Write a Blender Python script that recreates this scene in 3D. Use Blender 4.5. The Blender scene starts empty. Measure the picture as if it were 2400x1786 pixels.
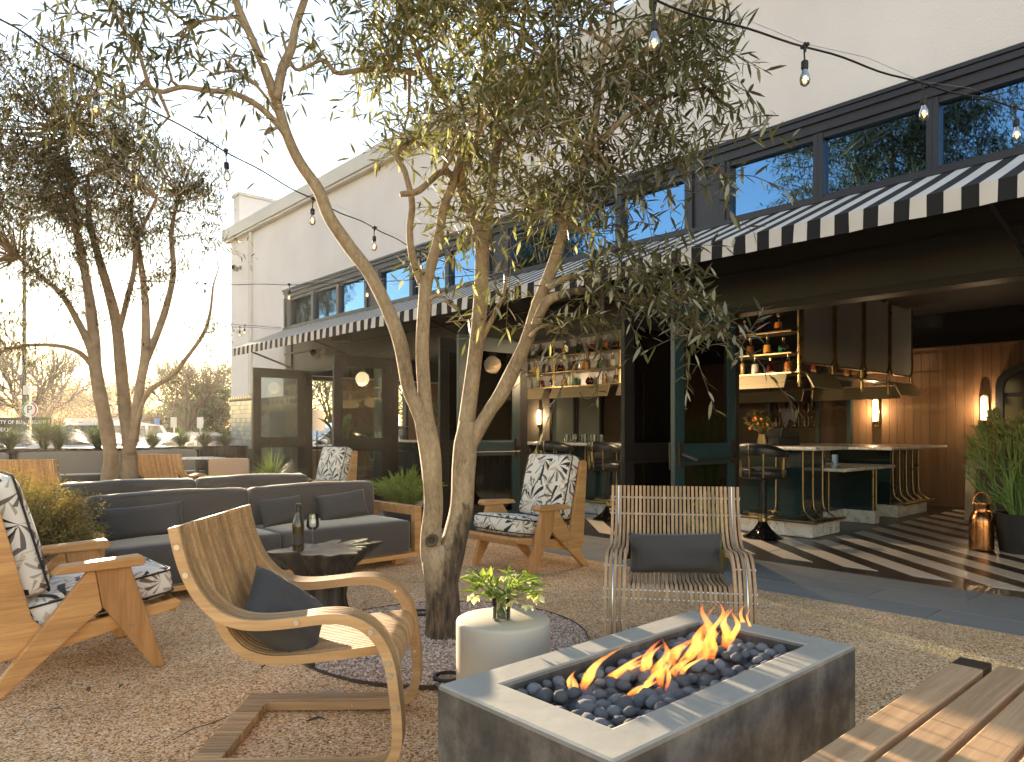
import bpy, bmesh, math, random
from mathutils import Vector, Matrix, noise as mnoise
R = random.Random(7)
PI = math.pi
scene = bpy.context.scene
C = scene.collection
# ------------------------------------------------------------------ camera, sky, sun, exposure
FPX, EYE, CX, HY, TH = 1680.0, 1.25, 1200.0, 1010.0, math.radians(42.2)
SN, CS = math.sin(TH), math.cos(TH)
cam_d = bpy.data.cameras.new('camera'); cam = bpy.data.objects.new('camera', cam_d); C.objects.link(cam)
cam.location = (0, 0, EYE); cam.rotation_euler = (PI/2, 0, -TH)
cam_d.sensor_width = 36; cam_d.lens = 36*FPX/2400; cam_d.shift_y = (HY-893)/2400
cam_d.clip_start = .05; cam_d.clip_end = 2000
scene.camera = cam
SUN_EL, SUN_DX, SUN_DY = math.radians(7.4), .238, .971
world = bpy.data.worlds.new('World'); scene.world = world; world.use_nodes = True
wn = world.node_tree.nodes; wl = world.node_tree.links
sky = wn.new('ShaderNodeTexSky'); sky.sky_type = 'NISHITA'; sky.sun_disc = False
sky.sun_elevation = SUN_EL; sky.sun_rotation = math.atan2(SUN_DX, SUN_DY)
sky.air_density = 1.15; sky.dust_density = .02; sky.ozone_density = .1; sky.altitude = 20
wn['Background'].inputs[1].default_value = .12
wb = wn.new('ShaderNodeMix'); wb.data_type = 'RGBA'; wb.blend_type = 'MULTIPLY'; wb.inputs[0].default_value = 1; wb.inputs[7].default_value = (.99, .957, 1.10, 1)   # camera white balance
wl.new(sky.outputs[0], wb.inputs[6]); wl.new(wb.outputs[2], wn['Background'].inputs[0])
sl = bpy.data.lights.new('sun', 'SUN'); sl.energy = 5.0; sl.angle = math.radians(.55); sl.color = (1, .80, .54)
so = bpy.data.objects.new('sun', sl); C.objects.link(so); so.location = (8, 25, 12)
sd = Vector((SUN_DX*math.cos(SUN_EL), SUN_DY*math.cos(SUN_EL), math.sin(SUN_EL)))
so.rotation_euler = sd.to_track_quat('Z', 'Y').to_euler()
vs = scene.view_settings; vs.view_transform = 'Standard'; vs.look = 'None'; vs.gamma = 1; vs.use_curve_mapping = False
vs.exposure = 2.2
cy = scene.cycles
cy.max_bounces = 7; cy.diffuse_bounces = 4; cy.glossy_bounces = 4; cy.transmission_bounces = 6; cy.transparent_max_bounces = 14
cy.volume_bounces = 0; cy.caustics_reflective = False; cy.caustics_refractive = False; cy.sample_clamp_indirect = 6
cy.use_denoising = True
try: cy.denoiser = 'OPENIMAGEDENOISE'
except Exception: pass

# ------------------------------------------------------------------ placing helpers (survey of the place from the photograph)
def W(r, d, z=0): return Vector((r*CS+d*SN, -r*SN+d*CS, z))
def G(px, py, z=0):
    d = FPX*(EYE-z)/(py-HY); return W((px-CX)/FPX*d, d, z)
def D(px, py, d): return W((px-CX)/FPX*d, d, EYE+(HY-py)/FPX*d)
def Q(x, y, d): return D(x*1.0811, y*1.0811, d)
def FXp(px, X):
    k = (px-CX)/FPX; d = X/(k*CS+SN); return d*(CS-k*SN)

# ------------------------------------------------------------------ materials
def _tree(name):
    m = bpy.data.materials.new(name); m.use_nodes = True
    nt = m.node_tree; return m, nt, nt.nodes, nt.links, nt.nodes['Principled BSDF']
def rgb(c): return (c[0], c[1], c[2], 1)
def mixc(nt, fac, a, b, mode='MIX'):
    n = nt.nodes.new('ShaderNodeMix'); n.data_type = 'RGBA'; n.blend_type = mode
    for i, v in ((0, fac), (6, a), (7, b)):
        if hasattr(v, 'node'): nt.links.new(v, n.inputs[i])
        elif i == 0: n.inputs[0].default_value = v
        else: n.inputs[i].default_value = rgb(v)
    return n.outputs[2]
def mth(nt, op, a, b=None, c=None):
    n = nt.nodes.new('ShaderNodeMath'); n.operation = op
    for i, v in enumerate((a, b, c)):
        if v is None: continue
        if hasattr(v, 'node'): nt.links.new(v, n.inputs[i])
        else: n.inputs[i].default_value = v
    return n.outputs[0]
def coord(nt, stretch=(1, 1, 1), kind='Object', rnd=False):
    t = nt.nodes.new('ShaderNodeTexCoord'); mp = nt.nodes.new('ShaderNodeMapping')
    mp.inputs['Scale'].default_value = stretch; nt.links.new(t.outputs[kind], mp.inputs[0])
    if rnd:
        oi = nt.nodes.new('ShaderNodeObjectInfo'); k = nt.nodes.new('ShaderNodeVectorMath'); k.operation = 'SCALE'
        k.inputs[0].default_value = (37, 19, 53); nt.links.new(oi.outputs['Random'], k.inputs['Scale'])
        nt.links.new(k.outputs[0], mp.inputs['Location'])
    return mp.outputs[0]
def noise_t(nt, co, scale, detail=4, rough=.55, dist=0):
    n = nt.nodes.new('ShaderNodeTexNoise'); nt.links.new(co, n.inputs['Vector'])
    n.inputs['Scale'].default_value = scale; n.inputs['Detail'].default_value = detail
    n.inputs['Roughness'].default_value = rough; n.inputs['Distortion'].default_value = dist
    return n.outputs[0]
def ramp(nt, fac, stops):
    n = nt.nodes.new('ShaderNodeValToRGB'); nt.links.new(fac, n.inputs[0]); e = n.color_ramp.elements
    while len(e) < len(stops): e.new(.5)
    for s, (p, c) in zip(e, stops): s.position = p; s.color = rgb(c)
    return n.outputs[0]
def bump_(nt, p, h, strength, dist=.01):
    b = nt.nodes.new('ShaderNodeBump'); b.inputs['Strength'].default_value = strength; b.inputs['Distance'].default_value = dist
    nt.links.new(h, b.inputs['Height']); nt.links.new(b.outputs[0], p.inputs['Normal'])
def mat(name, c1, c2=None, scale=6, detail=5, rough=.6, metal=0, bump=0, bscale=None, bdist=.01, stretch=(1, 1, 1), spec=.5, coat=0, rvar=0, rnd=False, lo=.3, hi=.7, emit=None, es=0, ior=None, sheen=0):
    m, nt, N, L, p = _tree(name)
    p.inputs['Roughness'].default_value = rough; p.inputs['Metallic'].default_value = metal
    p.inputs['Specular IOR Level'].default_value = spec; p.inputs['Coat Weight'].default_value = coat
    if ior: p.inputs['IOR'].default_value = ior
    if sheen: p.inputs['Sheen Weight'].default_value = sheen; p.inputs['Sheen Roughness'].default_value = .35; p.inputs['Sheen Tint'].default_value = (.9, .87, .82, 1)
    p.inputs['Base Color'].default_value = rgb(c1)
    if c2 or bump or rvar:
        co = coord(nt, stretch, rnd=rnd); n = noise_t(nt, co, scale, detail)
        if c2: L.new(ramp(nt, n, ((lo, c1), (hi, c2))), p.inputs['Base Color'])
        if rvar:
            mr = nt.nodes.new('ShaderNodeMapRange'); L.new(n, mr.inputs[0]); mr.inputs[1].default_value = .3; mr.inputs[2].default_value = .7
            mr.inputs[3].default_value = rough-rvar; mr.inputs[4].default_value = rough+rvar; L.new(mr.outputs[0], p.inputs['Roughness'])
        if bump:
            n2 = noise_t(nt, co, bscale or scale*4, 6); bump_(nt, p, n2, bump, bdist)
    if emit: p.inputs['Emission Color'].default_value = rgb(emit); p.inputs['Emission Strength'].default_value = es
    return m
def wood(name, a, b, axis=0, fine=60, rough=.55, var=.25, bump=.15):
    m, nt, N, L, p = _tree(name)
    s = [1, 1, 1]; s[axis] = .06
    co = coord(nt, tuple(s), rnd=True)
    n1 = noise_t(nt, co, 14, 5, .6, .6); n2 = noise_t(nt, co, fine*2.2, 3, .6)
    f = mth(nt, 'ADD', mth(nt, 'MULTIPLY', n1, .65), mth(nt, 'MULTIPLY', n2, .35))
    c = ramp(nt, f, ((.36, b), (.62, a)))
    oi = N.new('ShaderNodeObjectInfo')
    v = mth(nt, 'ADD', mth(nt, 'MULTIPLY', oi.outputs['Random'], var), 1-var/2)
    c = mixc(nt, 1.0, c, v, 'MULTIPLY'); L.new(c, p.inputs['Base Color'])
    p.inputs['Roughness'].default_value = rough; p.inputs['Specular IOR Level'].default_value = .35
    bump_(nt, p, f, bump, .004)
    return m
def glass_thin(name, tint=(.965, .98, .975), refl=.9, rough=.0, dark=0.0):
    m, nt, N, L, p = _tree(name); N.remove(p)
    tr = N.new('ShaderNodeBsdfTransparent'); tr.inputs[0].default_value = rgb(tint)
    gl = N.new('ShaderNodeBsdfGlossy'); gl.inputs['Roughness'].default_value = rough; gl.inputs[0].default_value = (refl,)*3+(1,)
    fr = N.new('ShaderNodeFresnel'); fr.inputs[0].default_value = 1.75
    mx = N.new('ShaderNodeMixShader'); L.new(fr.outputs[0], mx.inputs[0]); L.new(tr.outputs[0], mx.inputs[1]); L.new(gl.outputs[0], mx.inputs[2])
    L.new(mx.outputs[0], N['Material Output'].inputs[0])
    return m
def emis(name, c, s):
    m, nt, N, L, p = _tree(name)
    p.inputs['Base Color'].default_value = rgb(c); p.inputs['Emission Color'].default_value = rgb(c); p.inputs['Emission Strength'].default_value = s
    return m
def leafmat(name, top, under, top2=None, trans=.35, rough=.45, scale=3):
    m, nt, N, L, p = _tree(name)
    g = N.new('ShaderNodeNewGeometry')
    co = coord(nt); n = noise_t(nt, co, scale, 3)
    t = ramp(nt, n, ((.35, top), (.65, top2 or top)))
    c = mixc(nt, g.outputs['Backfacing'], t, under)
    rn = mth(nt, 'ADD', mth(nt, 'MULTIPLY', g.outputs['Random Per Island'], .7), .65)
    c = mixc(nt, 1.0, c, rn, 'MULTIPLY')
    L.new(c, p.inputs['Base Color']); p.inputs['Roughness'].default_value = rough; p.inputs['Specular IOR Level'].default_value = .4
    tl = N.new('ShaderNodeBsdfTranslucent'); L.new(mixc(nt, 1.0, c, (1.35, 1.38, .62), 'MULTIPLY'), tl.inputs[0])
    mx = N.new('ShaderNodeMixShader'); mx.inputs[0].default_value = trans
    L.new(p.outputs[0], mx.inputs[1]); L.new(tl.outputs[0], mx.inputs[2]); L.new(mx.outputs[0], N['Material Output'].inputs[0])
    return m

TEAK = wood('teak', (.60, .33, .13), (.38, .185, .065))
TEAKZ = wood('teak_upright', (.56, .30, .12), (.36, .17, .06), axis=2)
SLAT = wood('slat_teak', (.54, .33, .16), (.36, .21, .095), fine=40, var=.6)
SLATG = wood('weathered_slat', (.46, .30, .17), (.30, .19, .105), fine=40, var=.55)
BENCHW = wood('bench_wood', (.60, .38, .21), (.40, .24, .125), fine=45)
BENCHD = mat('bench_end_cap', (.035, .022, .016), (.07, .045, .03), 30, rough=.5)
PANELW = wood('oak_panelling', (.33, .19, .105), (.25, .14, .075), axis=2, rough=.45, var=.3)
STEEL = mat('steel', (.75, .74, .72), rough=.28, metal=1)
BRASS = mat('aged_brass', (.30, .22, .11), (.42, .32, .17), 9, rough=.33, metal=1, rvar=.08)
BRASSD = mat('dark_bronze', (.20, .15, .08), (.28, .21, .11), 6, rough=.35, metal=1)
COPPER = mat('copper', (.72, .33, .14), (.5, .2, .08), 4, rough=.25, metal=1, bump=.25, bscale=7, bdist=.02)
STUCCO = mat('white_stucco', (.825, .79, .79), (.755, .715, .71), 1.1, detail=8, rough=.9, bump=.35, bscale=45, bdist=.012)
FASCIA = mat('fascia_paint', (.66, .63, .58), (.6, .58, .54), 2, rough=.6)
NAVY = mat('navy_window_paint', (.020, .022, .034), (.028, .03, .042), 4, rough=.42)
BROWNP = mat('dark_bronze_paint', (.015, .012, .0105), (.021, .017, .015), 3, rough=.45, spec=.22)
GREENP = mat('dark_green_paint', (.012, .034, .040), (.017, .044, .050), 3, rough=.3)
BLACKP = mat('black_paint', (.008, .008, .009), rough=.5)
DARKM = mat('dark_metal_hardware', (.06, .05, .043), rough=.4, metal=.7)
CEIL = mat('dark_soffit', (.006, .006, .0065), (.009, .0085, .009), 5, rough=.7)
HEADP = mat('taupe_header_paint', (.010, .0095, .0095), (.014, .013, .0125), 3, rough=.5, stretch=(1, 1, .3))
CONC = None
FAB = mat('charcoal_outdoor_fabric', (.060, .053, .050), (.080, .071, .066), 180, detail=2, rough=.9, bump=.35, bscale=420, bdist=.002, sheen=.9)
FABL = mat('light_grey_fabric', (.20, .18, .16), (.26, .235, .21), 160, detail=2, rough=.95, bump=.3, bscale=400, bdist=.002, sheen=.2)
FABB = mat('slate_pillow_fabric', (.050, .047, .047), (.068, .064, .063), 200, detail=2, rough=.9, bump=.35, bscale=420, bdist=.002, sheen=.15)
FABT = mat('tan_fabric', (.42, .28, .19), (.5, .34, .24), 120, rough=.95, bump=.2, bscale=300, bdist=.002)
PIPE = mat('black_piping', (.01, .01, .012), rough=.7)
LEATH = mat('black_leather', (.012, .012, .014), (.02, .02, .022), 20, rough=.35, bump=.2, bscale=120, bdist=.002)
RUB = mat('black_rubber', (.012, .012, .012), rough=.6)
GLASS = glass_thin('clear_glass')
GLASSG = glass_thin('greenish_pane', (.86, .93, .91), .9)
CABLE = mat('black_cable', (.008, .008, .008), rough=.5)
BARK = None
# ------------------------------------------------------------------ special materials
def mk_conc():
    m, nt, N, L, p = _tree('pit_concrete')
    co = coord(nt); n1 = noise_t(nt, co, 2.2, 8, .6); n2 = noise_t(nt, co, 14, 6)
    st = coord(nt, (9, 9, .7)); n3 = noise_t(nt, st, 1.6, 6)
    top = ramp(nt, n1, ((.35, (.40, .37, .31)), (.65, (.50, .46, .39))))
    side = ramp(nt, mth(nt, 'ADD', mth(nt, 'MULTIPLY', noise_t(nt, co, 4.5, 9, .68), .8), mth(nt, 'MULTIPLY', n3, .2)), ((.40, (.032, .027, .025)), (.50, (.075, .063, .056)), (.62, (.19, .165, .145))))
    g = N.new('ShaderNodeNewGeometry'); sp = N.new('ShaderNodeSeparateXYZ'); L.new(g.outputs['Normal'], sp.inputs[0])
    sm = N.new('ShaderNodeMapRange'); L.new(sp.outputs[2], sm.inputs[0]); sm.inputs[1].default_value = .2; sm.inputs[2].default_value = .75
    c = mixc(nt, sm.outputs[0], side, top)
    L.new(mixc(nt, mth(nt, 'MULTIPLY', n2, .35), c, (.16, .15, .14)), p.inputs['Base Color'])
    p.inputs['Roughness'].default_value = .7; bump_(nt, p, n2, .25, .006)
    return m
CONC = mk_conc()
CONCT = mat('pale_concrete', (.56, .49, .39), (.46, .40, .315), 3, detail=8, rough=.65, bump=.2, bscale=20, bdist=.004)
def mk_bark():
    m, nt, N, L, p = _tree('olive_bark')
    co = coord(nt, (1, 1, .35)); n1 = noise_t(nt, co, 7, 6, .6); n2 = noise_t(nt, coord(nt, (1, 1, .5)), 55, 6, .65)
    c = ramp(nt, mth(nt, 'ADD', mth(nt, 'MULTIPLY', n1, .5), mth(nt, 'MULTIPLY', n2, .5)), ((.36, (.17, .115, .065)), (.5, (.32, .235, .14)), (.64, (.45, .345, .215))))
    # old rough dark bark climbs the foot of the tree, highest on one side
    t = N.new('ShaderNodeTexCoord'); s = N.new('ShaderNodeSeparateXYZ'); L.new(t.outputs['Object'], s.inputs[0])
    rag = noise_t(nt, coord(nt, (1, 1, .4)), 9, 7, .7); fur = noise_t(nt, coord(nt, (1, 1, .22)), 26, 8, .7)
    hgt = mth(nt, 'ADD', s.outputs[2], mth(nt, 'ADD', mth(nt, 'MULTIPLY', rag, 1.0), mth(nt, 'ADD', mth(nt, 'MULTIPLY', s.outputs[0], -1.6), mth(nt, 'MULTIPLY', s.outputs[1], 1.6))))
    mr = N.new('ShaderNodeMapRange'); L.new(hgt, mr.inputs[0]); mr.inputs[1].default_value = 2.27; mr.inputs[2].default_value = 2.38; mr.inputs[3].default_value = 1; mr.inputs[4].default_value = 0
    c = mixc(nt, mr.outputs[0], c, ramp(nt, fur, ((.38, (.035, .024, .016)), (.52, (.12, .08, .048)), (.66, (.24, .17, .105)))))
    L.new(c, p.inputs['Base Color']); p.inputs['Roughness'].default_value = .85
    bump_(nt, p, mth(nt, 'ADD', mth(nt, 'ADD', n2, n1), mth(nt, 'MULTIPLY', mth(nt, 'MULTIPLY', fur, mr.outputs[0]), 3)), .6, .014)
    return m
BARK = mk_bark()
BARKD = mat('rough_dark_bark', (.05, .034, .022), (.20, .14, .085), 10, detail=8, rough=.95, stretch=(1, 1, .22), bump=1, bscale=26, bdist=.03, lo=.38, hi=.62)
def mk_gravel(name, cols, scale, bump=.6):
    m, nt, N, L, p = _tree(name)
    co = coord(nt)
    v = N.new('ShaderNodeTexVoronoi'); v.inputs['Scale'].default_value = scale; L.new(co, v.inputs['Vector'])
    sp = N.new('ShaderNodeSeparateColor'); L.new(v.outputs['Color'], sp.inputs[0])
    c = ramp(nt, sp.outputs[0], cols)
    n1 = noise_t(nt, co, 1.3, 6, .6); n2 = noise_t(nt, co, .28, 4)
    c = mixc(nt, 1.0, c, mth(nt, 'ADD', mth(nt, 'MULTIPLY', n1, 1.1), .45), 'MULTIPLY')
    c = mixc(nt, 1.0, c, mth(nt, 'ADD', mth(nt, 'MULTIPLY', n2, .4), .8), 'MULTIPLY')
    L.new(c, p.inputs['Base Color']); p.inputs['Roughness'].default_value = .95; p.inputs['Specular IOR Level'].default_value = .2
    h = mth(nt, 'ADD', mth(nt, 'SUBTRACT', 1, v.outputs['Distance']), mth(nt, 'MULTIPLY', noise_t(nt, co, 9, 5), 2.0))
    bump_(nt, p, h, bump, .006)
    return m
GRAVEL = mk_gravel('decomposed_granite', ((0, (.17, .085, .036)), (.22, (.50, .28, .12)), (.5, (.78, .475, .23)), (.84, (.86, .58, .33)), (1, (.92, .80, .63))), 125)
WELLG = mk_gravel('pink_gravel_bed', ((0, (.24, .15, .105)), (.4, (.52, .37, .27)), (.75, (.68, .53, .42)), (1, (.82, .72, .62))), 70)
ASPH = mat('asphalt', (.05, .048, .045), (.065, .06, .056), 40, rough=.9, bump=.2, bscale=200)
PAVER = mat('bluestone', (.185, .19, .185), (.25, .245, .23), 2.2, detail=8, rough=.7, bump=.2, bscale=30, bdist=.004, rnd=True, stretch=(1, .35, 1))
TILEB = mat('dark_floor_tile', (.024, .020, .019), (.040, .033, .031), 5, detail=6, rough=.3, bump=.05, bscale=20)
TILEW = mat('cream_floor_tile', (.70, .62, .53), (.76, .68, .58), 3, detail=6, rough=.32, rnd=True)
def mk_marble():
    m, nt, N, L, p = _tree('white_marble')
    co = coord(nt); n = noise_t(nt, co, 3.2, 9, .65, 1.6)
    c = ramp(nt, n, ((.40, (.80, .78, .74)), (.485, (.72, .70, .67)), (.5, (.26, .26, .27)), (.515, (.7, .685, .655)), (.62, (.78, .765, .73))))
    L.new(c, p.inputs['Base Color']); p.inputs['Roughness'].default_value = .18
    return m
MARBLE = mk_marble()
def mk_awning():
    m, nt, N, L, p = _tree('striped_canvas')
    t = N.new('ShaderNodeTexCoord'); s = N.new('ShaderNodeSeparateXYZ'); L.new(t.outputs['Object'], s.inputs[0])
    u = mth(nt, 'FRACT', mth(nt, 'MULTIPLY', mth(nt, 'ADD', s.outputs[1], 103.885), 1/.2083))
    f = mth(nt, 'GREATER_THAN', u, .5)
    nz = noise_t(nt, coord(nt, (1, 1, 1)), 220, 2); n2 = noise_t(nt, coord(nt), 2.5, 5)
    w = ramp(nt, n2, ((.3, (.60, .565, .525)), (.7, (.70, .665, .62))))
    c = mixc(nt, f, w, (.012, .0115, .014))
    L.new(c, p.inputs['Base Color']); p.inputs['Roughness'].default_value = .9; bump_(nt, p, nz, .2, .002)
    return m
AWN = mk_awning()
def mk_palm():
    m, nt, N, L, p = _tree('palm_frond_print')
    uv = N.new('ShaderNodeUVMap')
    def frond(scale, off, seed, nray, thr, rmax):
        mp = N.new('ShaderNodeMapping'); mp.inputs['Location'].default_value = (off, off*.7, 0); L.new(uv.outputs[0], mp.inputs[0])
        v = N.new('ShaderNodeTexVoronoi'); v.voronoi_dimensions = '2D'; v.inputs['Scale'].default_value = scale; v.inputs['Randomness'].default_value = .85
        L.new(mp.outputs[0], v.inputs['Vector'])
        sc = N.new('ShaderNodeVectorMath'); sc.operation = 'SCALE'; sc.inputs['Scale'].default_value = 1.0; L.new(mp.outputs[0], sc.inputs[0])
        d = N.new('ShaderNodeVectorMath'); d.operation = 'SUBTRACT'; L.new(sc.outputs[0], d.inputs[0]); L.new(v.outputs['Position'], d.inputs[1])
        s = N.new('ShaderNodeSeparateXYZ'); L.new(d.outputs[0], s.inputs[0])
        r = N.new('ShaderNodeVectorMath'); r.operation = 'LENGTH'; L.new(d.outputs[0], r.inputs[0])
        rr = mth(nt, 'MULTIPLY', r.outputs['Value'], scale)
        sp = N.new('ShaderNodeSeparateColor'); L.new(v.outputs['Color'], sp.inputs[0])
        ang = mth(nt, 'ADD', mth(nt, 'ARCTAN2', s.outputs[1], s.outputs[0]), mth(nt, 'ADD', mth(nt, 'MULTIPLY', sp.outputs[0], 6.28), mth(nt, 'MULTIPLY', rr, .35)))
        wrap = mth(nt, 'SUBTRACT', mth(nt, 'MODULO', mth(nt, 'ADD', ang, 12.566), 6.2832), PI)
        sector = mth(nt, 'LESS_THAN', mth(nt, 'ABSOLUTE', wrap), mth(nt, 'ADD', .75, mth(nt, 'MULTIPLY', sp.outputs[1], .6)))
        ray = mth(nt, 'COSINE', mth(nt, 'MULTIPLY', wrap, nray))
        # strokes taper to a point near the tip
        t2 = mth(nt, 'ADD', thr, mth(nt, 'MULTIPLY', mth(nt, 'ABSOLUTE', mth(nt, 'SUBTRACT', rr, rmax*.45)), 1.35))
        st = mth(nt, 'GREATER_THAN', ray, t2)
        return mth(nt, 'MULTIPLY', st, mth(nt, 'MULTIPLY', sector, mth(nt, 'LESS_THAN', rr, rmax)))
    f1 = frond(4.4, 3.1, 0, 9, .10, .85); f2 = frond(5.3, 17.7, 0, 10, .15, .80); f3 = frond(4.9, 9.4, 0, 7, .0, .60); f4 = frond(6.6, 28.3, 0, 8, .45, .7)
    nz = noise_t(nt, coord(nt), 6, 4)
    base = ramp(nt, nz, ((.3, (.70, .64, .57)), (.7, (.78, .73, .66))))
    c = mixc(nt, f3, base, (.58, .47, .34)); c = mixc(nt, mth(nt, 'MULTIPLY', f4, .8), c, (.30, .26, .21)); c = mixc(nt, mth(nt, 'MULTIPLY', f2, .9), c, (.07, .058, .048)); c = mixc(nt, f1, c, (.018, .015, .014))
    L.new(c, p.inputs['Base Color']); p.inputs['Roughness'].default_value = .9; p.inputs['Sheen Weight'].default_value = .15
    bump_(nt, p, noise_t(nt, coord(nt), 350, 2), .2, .002)
    return m
PALM = mk_palm()
def mk_lava():
    m, nt, N, L, p = _tree('lava_rock')
    co = coord(nt, rnd=True); v = N.new('ShaderNodeTexVoronoi'); v.inputs['Scale'].default_value = 190; L.new(co, v.inputs['Vector'])
    n = noise_t(nt, co, 60, 4)
    h = mth(nt, 'ADD', v.outputs['Distance'], mth(nt, 'MULTIPLY', n, .6))
    c = ramp(nt, h, ((.40, (.024, .024, .028)), (.62, (.092, .092, .10)), (.95, (.36, .36, .37))))
    oi = N.new('ShaderNodeObjectInfo')
    c = mixc(nt, 1.0, c, mth(nt, 'ADD', .7, mth(nt, 'MULTIPLY', oi.outputs['Random'], .8)), 'MULTIPLY')
    L.new(c, p.inputs['Base Color']); p.inputs['Roughness'].default_value = .9; bump_(nt, p, h, .8, .004)
    return m
LAVA = mk_lava()
def mk_flame():
    m, nt, N, L, p = _tree('flame'); N.remove(p)
    t = N.new('ShaderNodeUVMap'); s = N.new('ShaderNodeSeparateXYZ'); L.new(t.outputs[0], s.inputs[0])
    nz = noise_t(nt, coord(nt, (1, 1, .45)), 17, 4, .6, 1.2)
    e = N.new('ShaderNodeEmission')
    c = ramp(nt, mth(nt, 'ADD', s.outputs[1], mth(nt, 'MULTIPLY', mth(nt, 'SUBTRACT', nz, .5), .8)), ((.0, (1, .16, .015)), (.3, (1, .34, .05)), (.55, (1, .42, .09)), (1, (1, .16, .02))))
    L.new(c, e.inputs[0]); e.inputs[1].default_value = .75
    lw = N.new('ShaderNodeLayerWeight'); lw.inputs[0].default_value = .35
    edge = mth(nt, 'POWER', mth(nt, 'SUBTRACT', 1, lw.outputs['Facing']), 2.0)
    vfade = mth(nt, 'MULTIPLY', mth(nt, 'SMOOTH_MIN', mth(nt, 'MULTIPLY', s.outputs[1], 3.5), 1, .3), mth(nt, 'SMOOTH_MIN', mth(nt, 'MULTIPLY', mth(nt, 'SUBTRACT', 1, s.outputs[1]), 1.8), 1, .3))
    mr = N.new('ShaderNodeMapRange'); L.new(nz, mr.inputs[0]); mr.inputs[1].default_value = .34; mr.inputs[2].default_value = .66
    a = mth(nt, 'MULTIPLY', mth(nt, 'MULTIPLY', edge, vfade), mth(nt, 'ADD', .10, mth(nt, 'MULTIPLY', mr.outputs[0], .85)))
    tr = N.new('ShaderNodeBsdfTransparent'); mx = N.new('ShaderNodeMixShader')
    cl = N.new('ShaderNodeClamp'); L.new(a, cl.inputs[0]); L.new(cl.outputs[0], mx.inputs[0])
    L.new(tr.outputs[0], mx.inputs[1]); L.new(e.outputs[0], mx.inputs[2]); L.new(mx.outputs[0], N['Material Output'].inputs[0])
    return m
FLAME = mk_flame()
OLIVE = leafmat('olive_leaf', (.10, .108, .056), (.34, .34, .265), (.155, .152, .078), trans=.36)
OLIVE2 = leafmat('olive_leaf_far', (.05, .05, .018), (.13, .125, .07), (.08, .072, .026), trans=.32)

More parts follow.
